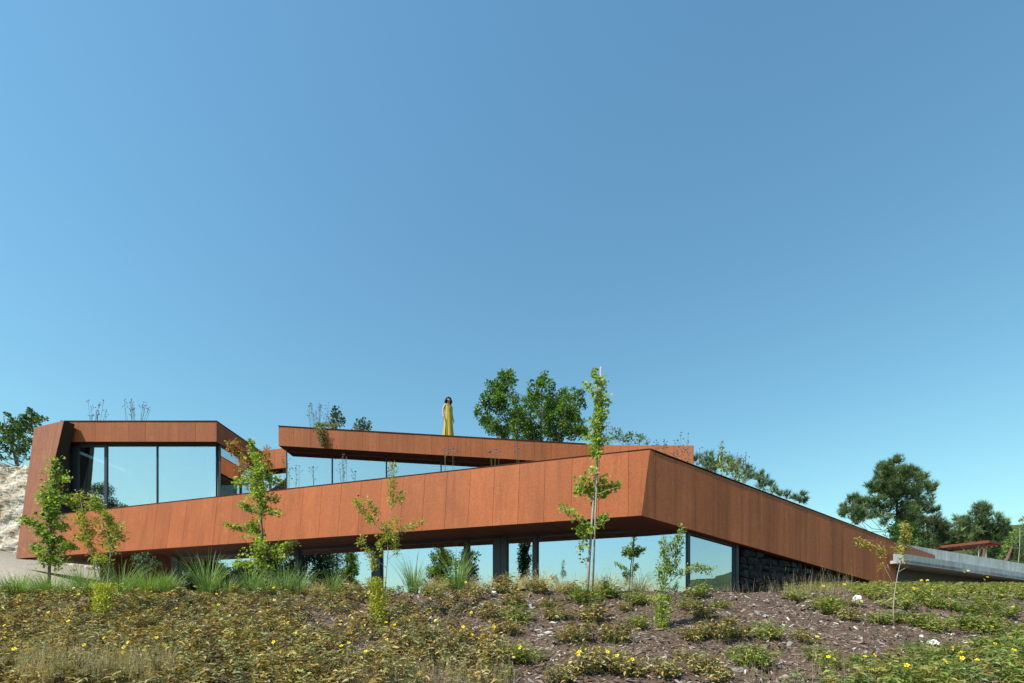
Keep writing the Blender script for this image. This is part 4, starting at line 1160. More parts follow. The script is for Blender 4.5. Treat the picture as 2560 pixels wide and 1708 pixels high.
c0_ = np.array([P(1656 + RNG.normal(0, 15) * (1.15 - .7 * a), 1488 + 84 * a, h3.y - .03 + RNG.normal(0, .06)) for a in u])
parts.append(scatter(SLIM, c0_, rnd_dirs(n, .7), unit(RNG.normal(0, .6, (n, 3)) + [-.2, -.3, .8]), .048 * RNG.uniform(.6, 1.2, n), palette(n, [(.27, .35, .02), (.34, .41, .03), (.20, .28, .02)])))
foliage('basal_foliage', parts, M['leaf'], s3)

h4 = hit(2236, 1567)
limb_tree('sapling', 'thin nearly bare sapling with yellow leaves in front of the concrete ledge', 'sapling', h4.y,
    [([(2236, 1567), (2233, 1520), (2236, 1485), (2244, 1435), (2254, 1395), (2263, 1350), (2258, 1312)], .009, .002), ([(2246, 1432), (2225, 1425), (2208, 1392), (2190, 1368), (2165, 1356), (2142, 1352)], .006, .002), ([(2208, 1392), (2200, 1365), (2182, 1352), (2168, 1350)], .004, .001), ([(2246, 1430), (2260, 1422), (2270, 1416)], .005, .001), ([(2236, 1485), (2228, 1450), (2205, 1405)], .004, .001), ([(2250, 1410), (2235, 1395)], .004, .001)],
    [([(2258, 1312), (2268, 1345)], 130, 7), ([(2262, 1345), (2262, 1375)], 110, 8), ([(2240, 1365), (2252, 1385)], 50, 7), ([(2140, 1352), (2185, 1372)], 90, 4), ([(2195, 1362), (2206, 1398)], 60, 5), ([(2258, 1395), (2262, 1405)], 20, 5), ([(2200, 1415), (2210, 1420)], 14, 4)],
    SLIM, .05, [(.36, .30, .03), (.30, .30, .03), (.38, .26, .05)], 'leaf', 'pale_bark', jit=.08)
# round dark shrub under the house, left
blob_tree('round_shrub', 'round dark green glossy shrub in the shade under the left of the house', 'shrub', (0, 1280), 5.6,
          [(1960, 620, 70), (2050, 610, 60), (1930, 680, 70), (2020, 700, 80), (2130, 700, 60), (1900, 760, 60), (1980, 790, 80), (2100, 790, 70), (2190, 740, 50), (1340, 640, 60), (1400, 700, 70), (1330, 760, 60), (1420, 790, 70)][:9],
          11.2, (365, 1460), OVAL, .055, [(.05, .12, .03), (.075, .16, .04), (.03, .08, .02)], 5.0, trunk_r=.03)
blob_tree('young_shrub', 'olive green shrub between the two stems of the left pomegranate', 'shrub', (0, 1280), 5.6,
          [(1350, 640, 60), (1400, 700, 70), (1330, 740, 60), (1430, 790, 70), (1300, 800, 50), (1450, 660, 50)],
          10.6, (248, 1462), OVAL, .055, [(.12, .15, .03), (.17, .18, .04), (.08, .11, .02)], 4.0, trunk_r=.02)

# ------------------------------------------------------------------ grasses
def blades(n, base_r, L, lean, curl, w, cols, seed, plume=False):
    r = np.random.default_rng(seed); V, T, C = [], [], []
    k = 0; seg = 6
    for i in range(n):
        a = r.uniform(0, 6.283); b = base_r * math.sqrt(r.uniform()); o = np.array([math.cos(a) * b, math.sin(a) * b, 0])
        a2 = a + r.normal(0, .5); le = L * r.uniform(.55, 1.08); th = lean * r.uniform(.15, 1.0); cu = curl * r.uniform(.3, 1.3)
        out = np.array([math.cos(a2), math.sin(a2), 0]); side = np.array([-out[1], out[0], 0])
        p = o.copy(); ww = w * r.uniform(.7, 1.3)
        col = np.array(cols[r.integers(len(cols))]) * r.uniform(.75, 1.2)
        ids = []
        for s in range(seg + 1):
            f = s / seg
            ang = th + cu * f * f
            d = out * math.sin(ang) + np.array([0, 0, math.cos(ang)])
            hw = ww * (1 - f) ** .6 * (.6 + .4 * min(1, f * 4)) if s < seg else 0.0005
            mid = p + np.cross(d, side) * ww * .3
            V += [p - side * hw, mid if s < seg else p, p + side * hw]; C += [col * (1 + .25 * f)] * 3
            ids.append(k); k += 3
            p = p + d * le / seg
        for s in range(seg):
            a_, b_ = ids[s], ids[s + 1]
            T += [(a_, a_ + 1, b_ + 1), (a_, b_ + 1, b_), (a_ + 1, a_ + 2, b_ + 2), (a_ + 1, b_ + 2, b_ + 1)]
        if plume:
            for q_ in range(10):
                d = out * math.sin(th + cu) + np.array([0, 0, math.cos(th + cu)]) + r.normal(0, .5, 3)
                d /= np.linalg.norm(d); st_ = p - (out * math.sin(th + cu) + np.array([0, 0, math.cos(th + cu)])) * le * .02 * q_
                V += [st_ - side * .0012, st_ + side * .0012, st_ + d * .05]; C += [np.array([.55, .45, .26])] * 3
                T.append((k, k + 1, k + 2)); k += 3
    return np_mesh('blades', np.array(V), np.array(T), np.clip(np.array(C), 0, .9))


GB = [(.17, .27, .06), (.22, .33, .085), (.28, .36, .13), (.13, .21, .05)]
tall = [blades(130, .10, 1.0, .55, .9, .0062, GB, 20 + i) for i in range(3)]
short = [blades(230, .17, .62, .75, .8, .005, [(.15, .26, .05), (.21, .33, .07), (.25, .31, .10)], 30 + i) for i in range(3)]
gold = [blades(240, .08, .5, .6, 1.5, .0030, [(.60, .46, .24), (.66, .54, .32), (.52, .41, .18), (.34, .36, .13)], 40 + i, True) for i in range(3)]
for m_ in tall + short + gold: m_.materials.append(M['blade'])


def tuft(name, meshes, px, Y, h, label, group, i, base_h, wide=1.0):
    x = (px - CX) / F * Y; g = gz(x, Y)
    t = empty(name, (x, Y, g - .02), label, 'grass', group)
    o = bpy.data.objects.new('blades', meshes[i % len(meshes)]); COL.objects.link(o); o.parent = t
    s = h / base_h; o.scale = (s * wide, s * wide, s); o.rotation_euler = (0, 0, i * 1.7)
    return t


ORD = ['first', 'second', 'third', 'fourth', 'fifth', 'sixth', 'seventh', 'eighth', 'ninth', 'tenth', 'eleventh', 'twelfth', 'thirteenth', 'fourteenth', 'fifteenth', 'sixteenth', 'seventeenth', 'eighteenth', 'nineteenth', 'twentieth']
gr = [(22, 9.75, .62, 0), (48, 9.55, .6, 0), (104, 9.85, .62, 0), (138, 9.6, .66, 0), (206, 9.8, .86, 1), (240, 9.6, .55, 0), (302, 9.9, .98, 1), (365, 9.6, .6, 0), (388, 9.8, .70, 0), (425, 9.7, .72, 1), (517, 9.55, 1.02, 1), (560, 9.8, .6, 0), (628, 9.7, .78, 1), (668, 9.6, .5, 0), (711, 9.65, .78, 1), (748, 9.55, .68, 1), (832, 9.5, .58, 1), (1033, 9.6, .88, 1), (1143, 9.5, .98, 1)]
for i, (px, Y, h, kd) in enumerate(gr):
    lab = '%s upright tuft of %s green grass from the left along the crest of the bank' % (ORD[i], 'tall' if kd else 'short')
    tuft('grass_tuft', tall if kd else short, px, Y, h, lab, 'green grass tufts along the crest', i, 1.0 if kd else .62)
gd = [(770, 9.8, .34), (795, 9.6, .34), (865, 9.7, .33), (900, 9.9, .36), (1068, 9.8, .42), (1098, 9.7, .36), (1168, 9.75, .40), (1215, 9.8, .42), (1258, 9.9, .40), (1290, 9.7, .46), (1355, 9.75, .52), (1392, 9.9, .42), (1432, 9.9, .45), (1500, 9.95, .55), (1530, 10.1, .5), (1600, 10.0, .58), (1640, 10.3, .5)]
for i, (px, Y, h) in enumerate(gd):
    tuft('feather_grass', gold, px, Y, h, '%s golden feather grass tuft from the left along the crest' % ORD[i], 'golden feather grass along the crest', i, .50)


def grass_field(name, label, n, px0, px1, Yf, hf, cols, lean, w=.0028, ypx=None):
    V, T, C = [], [], []; k = 0
    for i in range(n):
        px = RNG.uniform(px0, px1); Y = Yf(px)
        x = (px - CX) / F * Y; z = gz(x, Y); L = hf() ; a = RNG.uniform(0, 6.28); th = abs(RNG.normal(0, lean)); cu = RNG.uniform(0, .6)
        out = np.array([math.cos(a), math.sin(a), 0]); side = np.array([-out[1], out[0], 0]); p = np.array([x, Y, z - .02])
        col = np.array(cols[RNG.integers(len(cols))]) * RNG.uniform(.7, 1.25); ids = []
        for s in range(5):
            f = s / 4; ang = th + cu * f * f; d = out * math.sin(ang) + np.array([0, 0, math.cos(ang)]); hw = w * (1 - .75 * f)
            V += [p - side * hw, p + side * hw]; C += [col] * 2; ids.append(k); k += 2; p = p + d * L / 4
        for s in range(4): a_, b_ = ids[s], ids[s + 1]; T += [(a_, a_ + 1, b_ + 1), (a_, b_ + 1, b_)]
        if i % 3 == 0:                                     # seed head
            for q_ in range(7):
                d = RNG.normal(0, .5, 3) + [0, 0, 1]; d = d / np.linalg.norm(d); o = p - np.array([0, 0, .012 * q_])
                V += [o - side * .002, o + side * .002, o + d * .03]; C += [col * .9] * 3; T.append((k, k + 1, k + 2)); k += 3
    o = link(name, np_mesh(name, np.array(V), np.array(T), np.clip(np.array(C), 0, .9)), M['blade'], None, (0, 0, 0))
    return tag(o, label, 'grass', None, 'stuff')


DRY = [(.52, .40, .24), (.44, .32, .19), (.60, .50, .33), (.32, .20, .16), (.38, .32, .13)]
grass_field('dry_grass', 'tall dry straw coloured weeds in front of the black stone wall', 1500, 1735, 2130, lambda px: RNG.uniform(10.3, min(13.2, 11.7 + (px - 1735) * .0085)), lambda: RNG.uniform(.12, .75) * RNG.uniform(.35, 1), [(.42, .31, .20), (.32, .22, .16), (.50, .42, .28), (.24, .13, .12), (.30, .27, .10)], .38, .003)
grass_field('dry_grass', 'patch of dry brown grass at the bottom left of the bank', 3000, 40, 440, lambda px: RNG.uniform(4.95, 5.6), lambda: RNG.uniform(.08, .40), DRY, .3, .0022)
grass_field('dry_grass', 'thin dry grass at the bottom middle of the bank', 1700, 850, 1290, lambda px: RNG.uniform(4.9, 5.5), lambda: RNG.uniform(.06, .24), DRY + [(.2, .24, .07)], .3, .0015)
grass_field('dry_grass', 'sparse straw along the crest below the windows', 600, 600, 1750, lambda px: RNG.uniform(9.5, 10.2), lambda: RNG.uniform(.05, .17), DRY, .5, .0018)
grass_field('dry_grass', 'thin dry stalks among the low shrubs at the lower right', 260, 1850, 2200, lambda px: RNG.uniform(5.0, 6.0), lambda: RNG.uniform(.06, .3), DRY, .25, .0016)

grass_field('dead_stems', 'dead brown stems lying among the leaves on the left and middle of the bank', 1500, -40, 1300, lambda px: RNG.uniform(5.0, 9.3), lambda: RNG.uniform(.12, .36), [(.34, .25, .16), (.22, .13, .085), (.46, .38, .27), (.15, .09, .06)], .9, .0022)

# ------------------------------------------------------------------ bark mulch
n = 62000
xx = RNG.uniform(-8.6, 11.5, n); yy = 4.85 + 6.3 * RNG.uniform(0, 1, n) ** 1.15
keep = np.abs(xx) < 1.12 * yy
xx, yy = xx[keep], yy[keep]; n = len(xx)
zz = ground(xx, yy)
e = .03
nr = unit(np.stack([-(ground(xx + e, yy) - zz) / e, -(ground(xx, yy + e) - zz) / e, np.ones(n)], 1) + RNG.normal(0, .35, (n, 3)))
ax = unit(np.cross(nr, rnd_dirs(n)))
size = np.exp(RNG.normal(math.log(.040), .55, n)).clip(.012, .19)
tint = palette(n, [(.15, .095, .064), (.10, .066, .045), (.21, .155, .118), (.30, .26, .22), (.07, .046, .034), (.42, .38, .34)], [4, 4, 3, 2.0, 3, .8], .25)
V, T, C = scatter(CHIP, np.stack([xx, yy, zz + .004], 1) + nr * (.012 * RNG.uniform(0, 1, (n, 1))), ax, nr, size, tint)
o = link('bark_mulch', np_mesh('bark_mulch', V, T, C), M['chip'], None, (0, 0, 0))
tag(o, 'brown and grey bark chips covering the bank', 'mulch', None, 'stuff')

# ------------------------------------------------------------------ rose of sharon ground cover
OCH = [(.42, .30, .075), (.50, .38, .13), (.30, .30, .09), (.17, .105, .045), (.31, .34, .16), (.62, .50, .28), (.10, .07, .035)]
OCW = [3.4, 2.2, 3.4, 3.2, 3, 1.0, 1.6]
GRN = [(.18, .26, .05), (.24, .32, .07), (.33, .33, .08), (.13, .19, .04), (.40, .31, .08)]


def flower_mesh():
    v, f = [], []
    for i in range(5):
        a = 2 * math.pi * i / 5
        u = np.array([math.cos(a), math.sin(a)]); s = np.array([-u[1], u[0]]); k = len(v)
        for (r, w_, z) in ((.004, 0, 0), (.018, .010, .004), (.028, .006, .006), (.018, -.010, .004), (.028, -.008, .007)):
            q_ = u * r + s * w_; v.append((q_[0], q_[1], z))
        f += [(k, k + 1, k + 3), (k + 1, k + 2, k + 4, k + 3)]
    # stamen boss
    for i in range(14):
        a = i * 2.4; r = .008 * math.sqrt(i / 14); k = len(v)
        v += [(math.cos(a) * r - .0012, math.sin(a) * r, .002), (math.cos(a) * r + .0012, math.sin(a) * r, .002), (math.cos(a) * r * 1.6, math.sin(a) * r * 1.6, .016)]
        f.append((k, k + 1, k + 2))
    me = bpy.data.meshes.new('flower'); me.from_pydata(v, [], f); me.materials.append(M['petal']); me.update()
    return me


FLW = flower_mesh()


def add_flower(parent, loc, s=1.0):
    return child_copy('flower', FLW, parent, loc, (R(50) + random.uniform(-.4, .3), random.uniform(-.4, .4), random.uniform(-.6, .6)), (s * .82, s * .82, s * .82))


def shoots(cx, cy, cz, n, r, L, leaf, cols, w, dens=1.0):
    """n arching leafy shoots round a point: stems and paired leaves"""
    parts, st = [], MB()
    pos, ax, nr = [], [], []
    for i in range(n):
        a = RNG.uniform(0, 6.283); rr = r * math.sqrt(RNG.uniform()); b = np.array([cx + math.cos(a) * rr * .55, cy + math.sin(a) * rr * .55, cz])
        out = np.array([math.cos(a), math.sin(a), 0]) * rr * RNG.uniform(.5, 1.1)
        h = L * RNG.uniform(.55, 1.1) * (1 - .35 * (rr / r) ** 2)
        tip = b + out + np.array([0, 0, h]); mid = b + out * .35 + np.array([0, 0, h * .6])
        st.tube([tuple(b), tuple(mid), tuple(tip)], [.0035, .003, .002], 4)
        m = int(RNG.integers(7, 12) * dens)
        for j in range(m):
            f = .25 + .75 * j / m; p = b * (1 - f) ** 2 + mid * 2 * f * (1 - f) + tip * f * f
            ph = j * 1.57 + a
            d = np.array([math.cos(ph), math.sin(ph), RNG.uniform(-.35, .45)])
            pos.append(p); ax.append(d); nr.append(np.array([RNG.normal(0, .35), RNG.normal(0, .35), 1.0]))
    n_ = len(pos)
    parts.append(scatter(LANCE, np.array(pos), np.array(ax), np.array(nr), leaf * RNG.uniform(.6, 1.2, n_), palette(n_, cols, w)))
    return parts, st


# individual low shrubs: four shapes in two colourings, copied
VAR = {}
for key, cols, w in (('ochre', OCH, OCW), ('green', GRN, None)):
    VAR[key] = []
    for i in range(4):
        p_, st_ = shoots(0, 0, 0, 34, .25, .32, .084, cols, w)
        v_, t_, c_ = join(p_)
        me = np_mesh('foliage', v_, t_, c_); me.materials.append(M['leaf'] if key == 'green' else M['dry'])
        sm = bpy.data.meshes.new('stems'); sm.from_pydata([tuple(v) for v in st_.v], [], st_.f); sm.materials.append(M['stalk'])
        VAR[key].append((me, sm))

CL = [  # px, py of the foot, width px, colour (o/g), flowers
    (1260, 1478, 56, 'o', 1), (1343, 1482, 48, 'o', 0), (1426, 1482, 38, 'o', 0), (1462, 1512, 72, 'g', 0), (1516, 1492, 60, 'g', 1), (1587, 1510, 56, 'g', 0), (1557, 1526, 34, 'o', 0), (1489, 1550, 66, 'o', 1), (1289, 1514, 52, 'o', 0), (1373, 1520, 44, 'o', 0),
    (1289, 1555, 62, 'g', 0), (1397, 1552, 60, 'o', 0), (1224, 1548, 58, 'o', 0), (1271, 1585, 54, 'o', 0), (1444, 1605, 80, 'o', 0), (1540, 1608, 76, 'o', 0), (1590, 1570, 48, 'g', 0), (1745, 1494, 50, 'g', 0), (1718, 1524, 40, 'g', 0), (1751, 1542, 56, 'o', 2), (1802, 1522, 34, 'g', 0),
    (1800, 1600, 80, 'o', 0), (1845, 1598, 60, 'o', 1), (1740, 1604, 58, 'o', 0), (1828, 1645, 36, 'g', 0), (1884, 1658, 66, 'g', 0), (1262, 1655, 80, 'o', 1), (1312, 1660, 74, 'g', 1), (1206, 1652, 66, 'o', 0), (1470, 1680, 84, 'o', 2), (1525, 1676, 90, 'o', 2), (1578, 1690, 70, 'o', 1), (1664, 1690, 64, 'o', 0), (1766, 1682, 72, 'o', 0), (1712, 1650, 40, 'o', 0), (1392, 1706, 66, 'o', 0), (1800, 1700, 60, 'o', 0),
    (1991, 1500, 42, 'g', 0), (2056, 1532, 60, 'g', 0), (2078, 1522, 46, 'g', 1), (2140, 1516, 36, 'o', 1), (2122, 1550, 48, 'o', 0), (1917, 1596, 62, 'g', 0), (2003, 1606, 48, 'o', 0), (1892, 1668, 70, 'g', 0), (2048, 1655, 58, 'g', 1), (2078, 1672, 46, 'g', 1), (2148, 1672, 56, 'g', 1), (2265, 1560, 50, 'g', 0), (2205, 1558, 50, 'g', 0),
    (2322, 1572, 50, 'g', 0), (2350, 1580, 46, 'g', 0), (2400, 1570, 56, 'g', 0), (2432, 1580, 52, 'g', 0), (2253, 1520, 60, 'g', 0), (2310, 1508, 54, 'g', 2), (2335, 1520, 44, 'g', 0), (2378, 1524, 44, 'g', 1), (2432, 1538, 50, 'g', 0), (2283, 1634, 50, 'g', 0), (2386, 1655, 60, 'g', 1), (2466, 1575, 56, 'g', 0), (2480, 1630, 60, 'g', 1), (2530, 1600, 60, 'g', 0), (2520, 1545, 54, 'g', 1), (2470, 1520, 50, 'g', 1), (2545, 1650, 56, 'g', 1)]
BANDS = [(1180, 1370, 'left of the staked ginkgo'), (1370, 1610, 'by the staked ginkgo'), (1610, 1780, 'near the upright shrub'), (1780, 2110, 'below the dry weeds'), (2110, 2300, 'round the bare sapling'), (2300, 2600, 'below the concrete ledge')]
ROWS = [(0, 1530, 'upper'), (1530, 1600, 'middle'), (1600, 1800, 'lower')]
cells = {}
for c in CL:
    b = next(i for i, v in enumerate(BANDS) if v[0] <= c[0] < v[1]); r_ = next(i for i, v in enumerate(ROWS) if v[0] <= c[1] < v[1])
    cells.setdefault((b, r_, c[3]), []).append(c)
cnt = 0
for (b, r_, key), lst in cells.items():
    lst.sort()
    for i, (px, py, wd, kd, nf) in enumerate(lst):
        p = hit(px, py)
        which = '' if len(lst) == 1 else ORD[i] + ' '
        lab = '%s%s low shrub from left on the %s bank %s' % (which, 'ochre' if kd == 'o' else 'green', ROWS[r_][2], BANDS[b][2]) if which else '%s low shrub on the %s bank %s' % ('ochre' if kd == 'o' else 'green', ROWS[r_][2], BANDS[b][2])
        t = empty('low_shrub', (p.x, p.y, p.z - .02), lab, 'shrub', 'low shrubs dotted over the bark bank')
        me, sm = VAR['ochre' if kd == 'o' else 'green'][cnt % 4]
        s = wd / F * p.y / .40
        for nm, dm in (('foliage', me), ('stems', sm)):
            o = bpy.data.objects.new(nm, dm); COL.objects.link(o); o.parent = t
            o.scale = (s, s, s * random.uniform(.95, 1.25)); o.rotation_euler = (R(-8), 0, cnt * 2.1)
        for j in range(nf):
            add_flower(t, Vector((p.x + random.uniform(-.4, .4) * wd / F * p.y, p.y - .12 * s, p.z + random.uniform(.12, .25) * s)), random.uniform(.85, 1.1))
        cnt += 1


def cover(name, label, n, px_rng, dens_f, cols, w, mat, flowers, L=.21, leaf=.078):
    """shoots set in drifts: height and colour change from drift to drift"""
    stm = MB(); got = tries = 0
    P_, A_, N_, C_ = [], [], [], []
    cols = np.array(cols)
    while got < n and tries < n * 20:
        tries += 1
        px = RNG.uniform(*px_rng); Y = RNG.uniform(4.9, 10.3) if RNG.uniform() < .8 else RNG.uniform(4.9, 7.0)
        x = (px - CX) / F * Y
        if RNG.uniform() > dens_f(px, 0, x, Y): continue
        g = gz(x, Y); got += 1
        v1 = float(vnoise(x + 3, Y - 2, .42)); v2 = float(vnoise(x * 1.3 - 5, Y * 1.1 + 7, .30)); v3 = float(vnoise(x, Y, .16))
        h = L * RNG.uniform(.45, 1.1) * (1.0 + .55 * v2); a = RNG.uniform(0, 6.283); out = np.array([math.cos(a), math.sin(a), 0]) * RNG.uniform(.03, .14)
        b = np.array([x, Y, g - .01]); tip = b + out + np.array([0, -.02, h]); mid = b + out * .3 + np.array([0, 0, h * .65])
        stm.tube([tuple(b), tuple(mid), tuple(tip)], [.003, .0025, .0018], 3)
        m = int(RNG.integers(6, 11))
        pr = np.array(w if w is not None else [1.0] * len(cols), float)
        pr = pr * np.exp(np.linspace(1.6, -1.6, len(cols)) * v1 + .7 * np.sin(np.arange(len(cols)) * 2.1) * v3)
        base = cols[RNG.choice(len(cols), p=pr / pr.sum())] * (1 + .3 * v3) * RNG.uniform(.65, 1.2)
        for j in range(m):
            f = .3 + .7 * j / m; p = b * (1 - f) ** 2 + mid * 2 * f * (1 - f) + tip * f * f
            ph = j * 1.57 + a
            P_.append(p); A_.append((math.cos(ph), math.sin(ph), RNG.uniform(-.6, .5))); N_.append((RNG.normal(0, .5), RNG.normal(0, .5), 1))
            C_.append(base * RNG.uniform(.75, 1.25))
    m = len(P_)
    t = empty(name, (P_[0][0], P_[0][1], gz(P_[0][0], P_[0][1])), label, 'ground cover'); t['kind'] = 'stuff'
    foliage('foliage', [scatter(LANCE, np.array(P_), np.array(A_), np.array(N_), leaf * RNG.uniform(.5, 1.25, m), np.clip(np.array(C_), .01, .9))], mat, t)
    stm.build('stems', M['stalk'], t)
    for px, py in flowers:
        p = hit(px, py + 8); add_flower(t, p + Vector((0, -.06, .21)), random.uniform(.85, 1.15))
    return t


def patchy(px, py, x, Y): return .5 + .5 * vnoise(x, Y, .55)


FLL = [(13, 1630), (22, 1592), (44, 1590), (25, 1612), (4, 1660), (48, 1658), (191, 1478), (191, 1491), (203, 1506), (130, 1556), (330, 1572), (180, 1580), (385, 1500), (448, 1545), (436, 1499), (512, 1455), (508, 1488), (546, 1506), (551, 1535), (580, 1565), (498, 1608), (400, 1626), (270, 1628), (330, 1640), (320, 1654), (317, 1667), (222, 1648), (96, 1675), (420, 1648), (370, 1662), (688, 1490), (690, 1524), (690, 1638)]
cover('leafy_ground_cover', 'dense ochre and olive leaf carpet with yellow flowers covering the left of the bank', 5800, (-60, 760),
      lambda px, py, x, Y: (1 if px < 600 else max(0, 1 - (px - 600) / 260)) * float(np.clip(.25 + .95 * patchy(px, py, x, Y) + .25 * vnoise(x, Y, .2), 0, 1)) * (1 if Y < 9.75 else .2), OCH, OCW, M['dry'], FLL)
FLM = [(725, 1584), (745, 1612), (856, 1580), (854, 1590), (924, 1503), (923, 1546), (937, 1562), (968, 1584), (989, 1590), (970, 1632), (858, 1651), (876, 1642), (918, 1666), (1179, 1557), (1159, 1597), (1181, 1618), (1090, 1580), (1165, 1465), (1235, 1596)]
cover('leafy_ground_cover', 'thinner ochre leaf carpet with bark showing on the middle of the bank', 2300, (700, 1330),
      lambda px, py, x, Y: float(np.clip(1.5 * patchy(px, py, x, Y) - .25, 0, 1)) * (1 if px < 1050 else max(0.0, 1 - (px - 1050) / 260)) * (1 if Y < 9.6 else .15), OCH, OCW, M['dry'], FLM)
FLR = [(2153, 1680), (2176, 1676), (2414, 1592), (2470, 1594), (2522, 1660), (2430, 1690), (2352, 1696), (2255, 1705), (2062, 1680), (2036, 1624), (2393, 1684)]
cover('leafy_ground_cover', 'fresh green leaf carpet with yellow flowers in the bottom right corner', 900, (1960, 2620),
      lambda px, py, x, Y: float(np.clip((HY - F * gz(x, Y) / Y - 1575 - (2500 - px) * .24) / 90, 0, 1)) * float(np.clip(1.4 * patchy(px, py, x, Y) - .1 + .3 * vnoise(x, Y, .2), 0, 1)), GRN + [(.36, .28, .08), (.22, .28, .10)], None, M['leaf'], FLR)
# band of leafy shrubs along the top right of the bank
def cover_far(name, label, n, px_rng, yrng, cols, flowers, L):
    P_, A_, N_ = [], [], []; stm = MB()
    for i in range(n):
        px = RNG.uniform(*px_rng); Y = yrng(px); x = (px - CX) / F * Y; g = gz(x, Y)
        h = L * RNG.uniform(.4, 1.2); a = RNG.uniform(0, 6.28); b = np.array([x, Y, g - .02]); tip = b + np.array([math.cos(a) * .12, math.sin(a) * .12, h])
        stm.tube([tuple(b), tuple(tip)], [.004, .002], 3)
        for j in range(8):
            f = .3 + .7 * j / 8; ph = j * 1.57 + a
            P_.append(b * (1 - f) + tip * f); A_.append((math.cos(ph), math.sin(ph), RNG.uniform(-.5, .4))); N_.append((RNG.normal(0, .4), RNG.normal(0, .4), 1))
    t = empty(name, (P_[0][0], P_[0][1], gz(P_[0][0], P_[0][1])), label, 'ground cover'); t['kind'] = 'stuff'
    m = len(P_)
    foliage('foliage', [scatter(OVAL, np.array(P_), np.array(A_), np.array(N_), .08 * RNG.uniform(.6, 1.2, m), palette(m, cols, None, .22))], M['leaf'], t)
    stm.build('stems', M['stalk'], t)
    for px, py, Y in flowers:
        p = P(px, py, Y); g = gz(p.x, Y); add_flower(t, Vector((p.x, Y - .1, max(p.z, g + .05))), 1.35)
cover_far('leafy_ground_cover', 'green hedge of low leafy plants along the foot of the steel wall and ledge', 800, (1960, 2580), lambda px: RNG.uniform(11.5, 15.5) + max(0, (px - 2280)) * .012, GRN + [(.27, .21, .05)], [(2295, 1452, 12), (2310, 1452, 12), (2402, 1432, 14), (2412, 1428, 14), (2452, 1450, 14), (2460, 1444, 14), (2450, 1438, 15), (2103, 1462, 11.5), (2052, 1466, 11.5)], .26)
cover_far('leafy_ground_cover', 'scattered yellow green plants on the upper right of the bank', 520, (2140, 2590), lambda px: RNG.uniform(9.6, 11.6), GRN + [(.30, .22, .05), (.28, .24, .05)], [(2274, 1472, 10), (2318, 1489, 9.8), (2332, 1491, 9.8), (2555, 1498, 9.8)], .24)

# ------------------------------------------------------------------ verbena: wiry stems with small purple heads
def verbena(label, px0, px1, top0, top1, basepy, Y, n, zbase, dark=False):
    b = P((px0 + px1) / 2, basepy, Y); b.z = zbase
    t = empty('verbena_plant', b, label, 'plant', 'wiry verbena plants on roofs and terraces')
    st, hd = MB(), MB()
    for i in range(n):
        px = random.uniform(px0, px1); py = random.uniform(top0, top1); yj = Y + random.uniform(-.25, .25)
        tip = P(px, py, yj); bb = Vector((b.x + (tip.x - b.x) * random.uniform(.5, .8), yj, zbase))
        mid = bb.lerp(tip, .55) + Vector((random.uniform(-.03, .03), 0, 0))
        st.tube([bb, mid, tip], [.0055, .005, .004], 4)
        heads = [tip]
        for j in range(2):
            q_ = mid.lerp(tip, random.uniform(.45, .8)); e_ = q_ + Vector((random.uniform(-.14, .14), random.uniform(-.05, .05), random.uniform(.08, .2)))
            st.tube([q_, e_], [.0035, .003], 3); heads.append(e_)
        for h_ in heads:
            for q_ in range(3):
                o_ = h_ + Vector((random.uniform(-.022, .022), random.uniform(-.02, .02), random.uniform(-.006, .01)))
                hd.tube([o_ - Vector((0, 0, .006)), o_ + Vector((0, 0, .004)), o_ + Vector((0, 0, .013))], [.007, .016, .006], 5)
    st.build('stems', M['stalk'], t); tag(hd.build('flower_heads', M['purple'], t), kind='stuff')


zl, ztm = zt_l + .02, lambda px: ztop(U(px, 0).x) + .02
verbena('wiry verbena on the left roof, nearer the end fin', 212, 268, 1000, 1045, 1053, YL + .9, 13, zl)
verbena('wiry verbena on the left roof, nearer the roof corner', 303, 376, 996, 1040, 1053, YL + .9, 17, zl)
verbena('tall wiry verbena clump at the left end of the middle roof', 765, 822, 1006, 1060, 1068, 20.9, 22, ztm(790))
verbena('wiry verbena before the first bay of the strip window', 706, 750, 1125, 1190, 1232, 16.6, 8, 3.58)
verbena('few short verbena stems low in the first bay of the strip window', 782, 798, 1166, 1195, 1222, 16.3, 3, 3.58)
verbena('wiry verbena before the second bay of the strip window', 846, 902, 1126, 1180, 1215, 15.8, 9, 3.58)
verbena('wiry verbena beside the second mullion of the strip window', 962, 992, 1138, 1180, 1195, 15.2, 5, 3.58)
verbena('purple verbena with open heads below the standing woman', 1110, 1142, 1106, 1130, 1175, 13.9, 5, 3.58)
verbena('purple verbena with open heads right of the standing woman', 1206, 1252, 1108, 1130, 1165, 13.6, 5, 3.58)
verbena('sparse purple verbena where the parapet hides the strip window', 1282, 1328, 1106, 1122, 1152, 13.3, 4, 3.58)
verbena('tall purple verbena above the sinking wall, before the roof end', 1684, 1730, 1078, 1140, 1170, 13.8, 14, 3.58)
verbena('low purple verbena just right of the steel corner', 1636, 1672, 1100, 1130, 1150, 13.2, 7, 3.58)
verbena('dark verbena heads right of the roof end', 1734, 1762, 1116, 1150, 1175, 14.4, 5, 3.58)
verbena('dark verbena heads beside the slim yellow green tree', 1822, 1866, 1118, 1165, 1215, 15.2, 9, 3.3)
verbena('faint verbena behind the top of the staked ginkgo', 1512, 1535, 1035, 1080, 1108, 20.5, 6, ztm(1500))
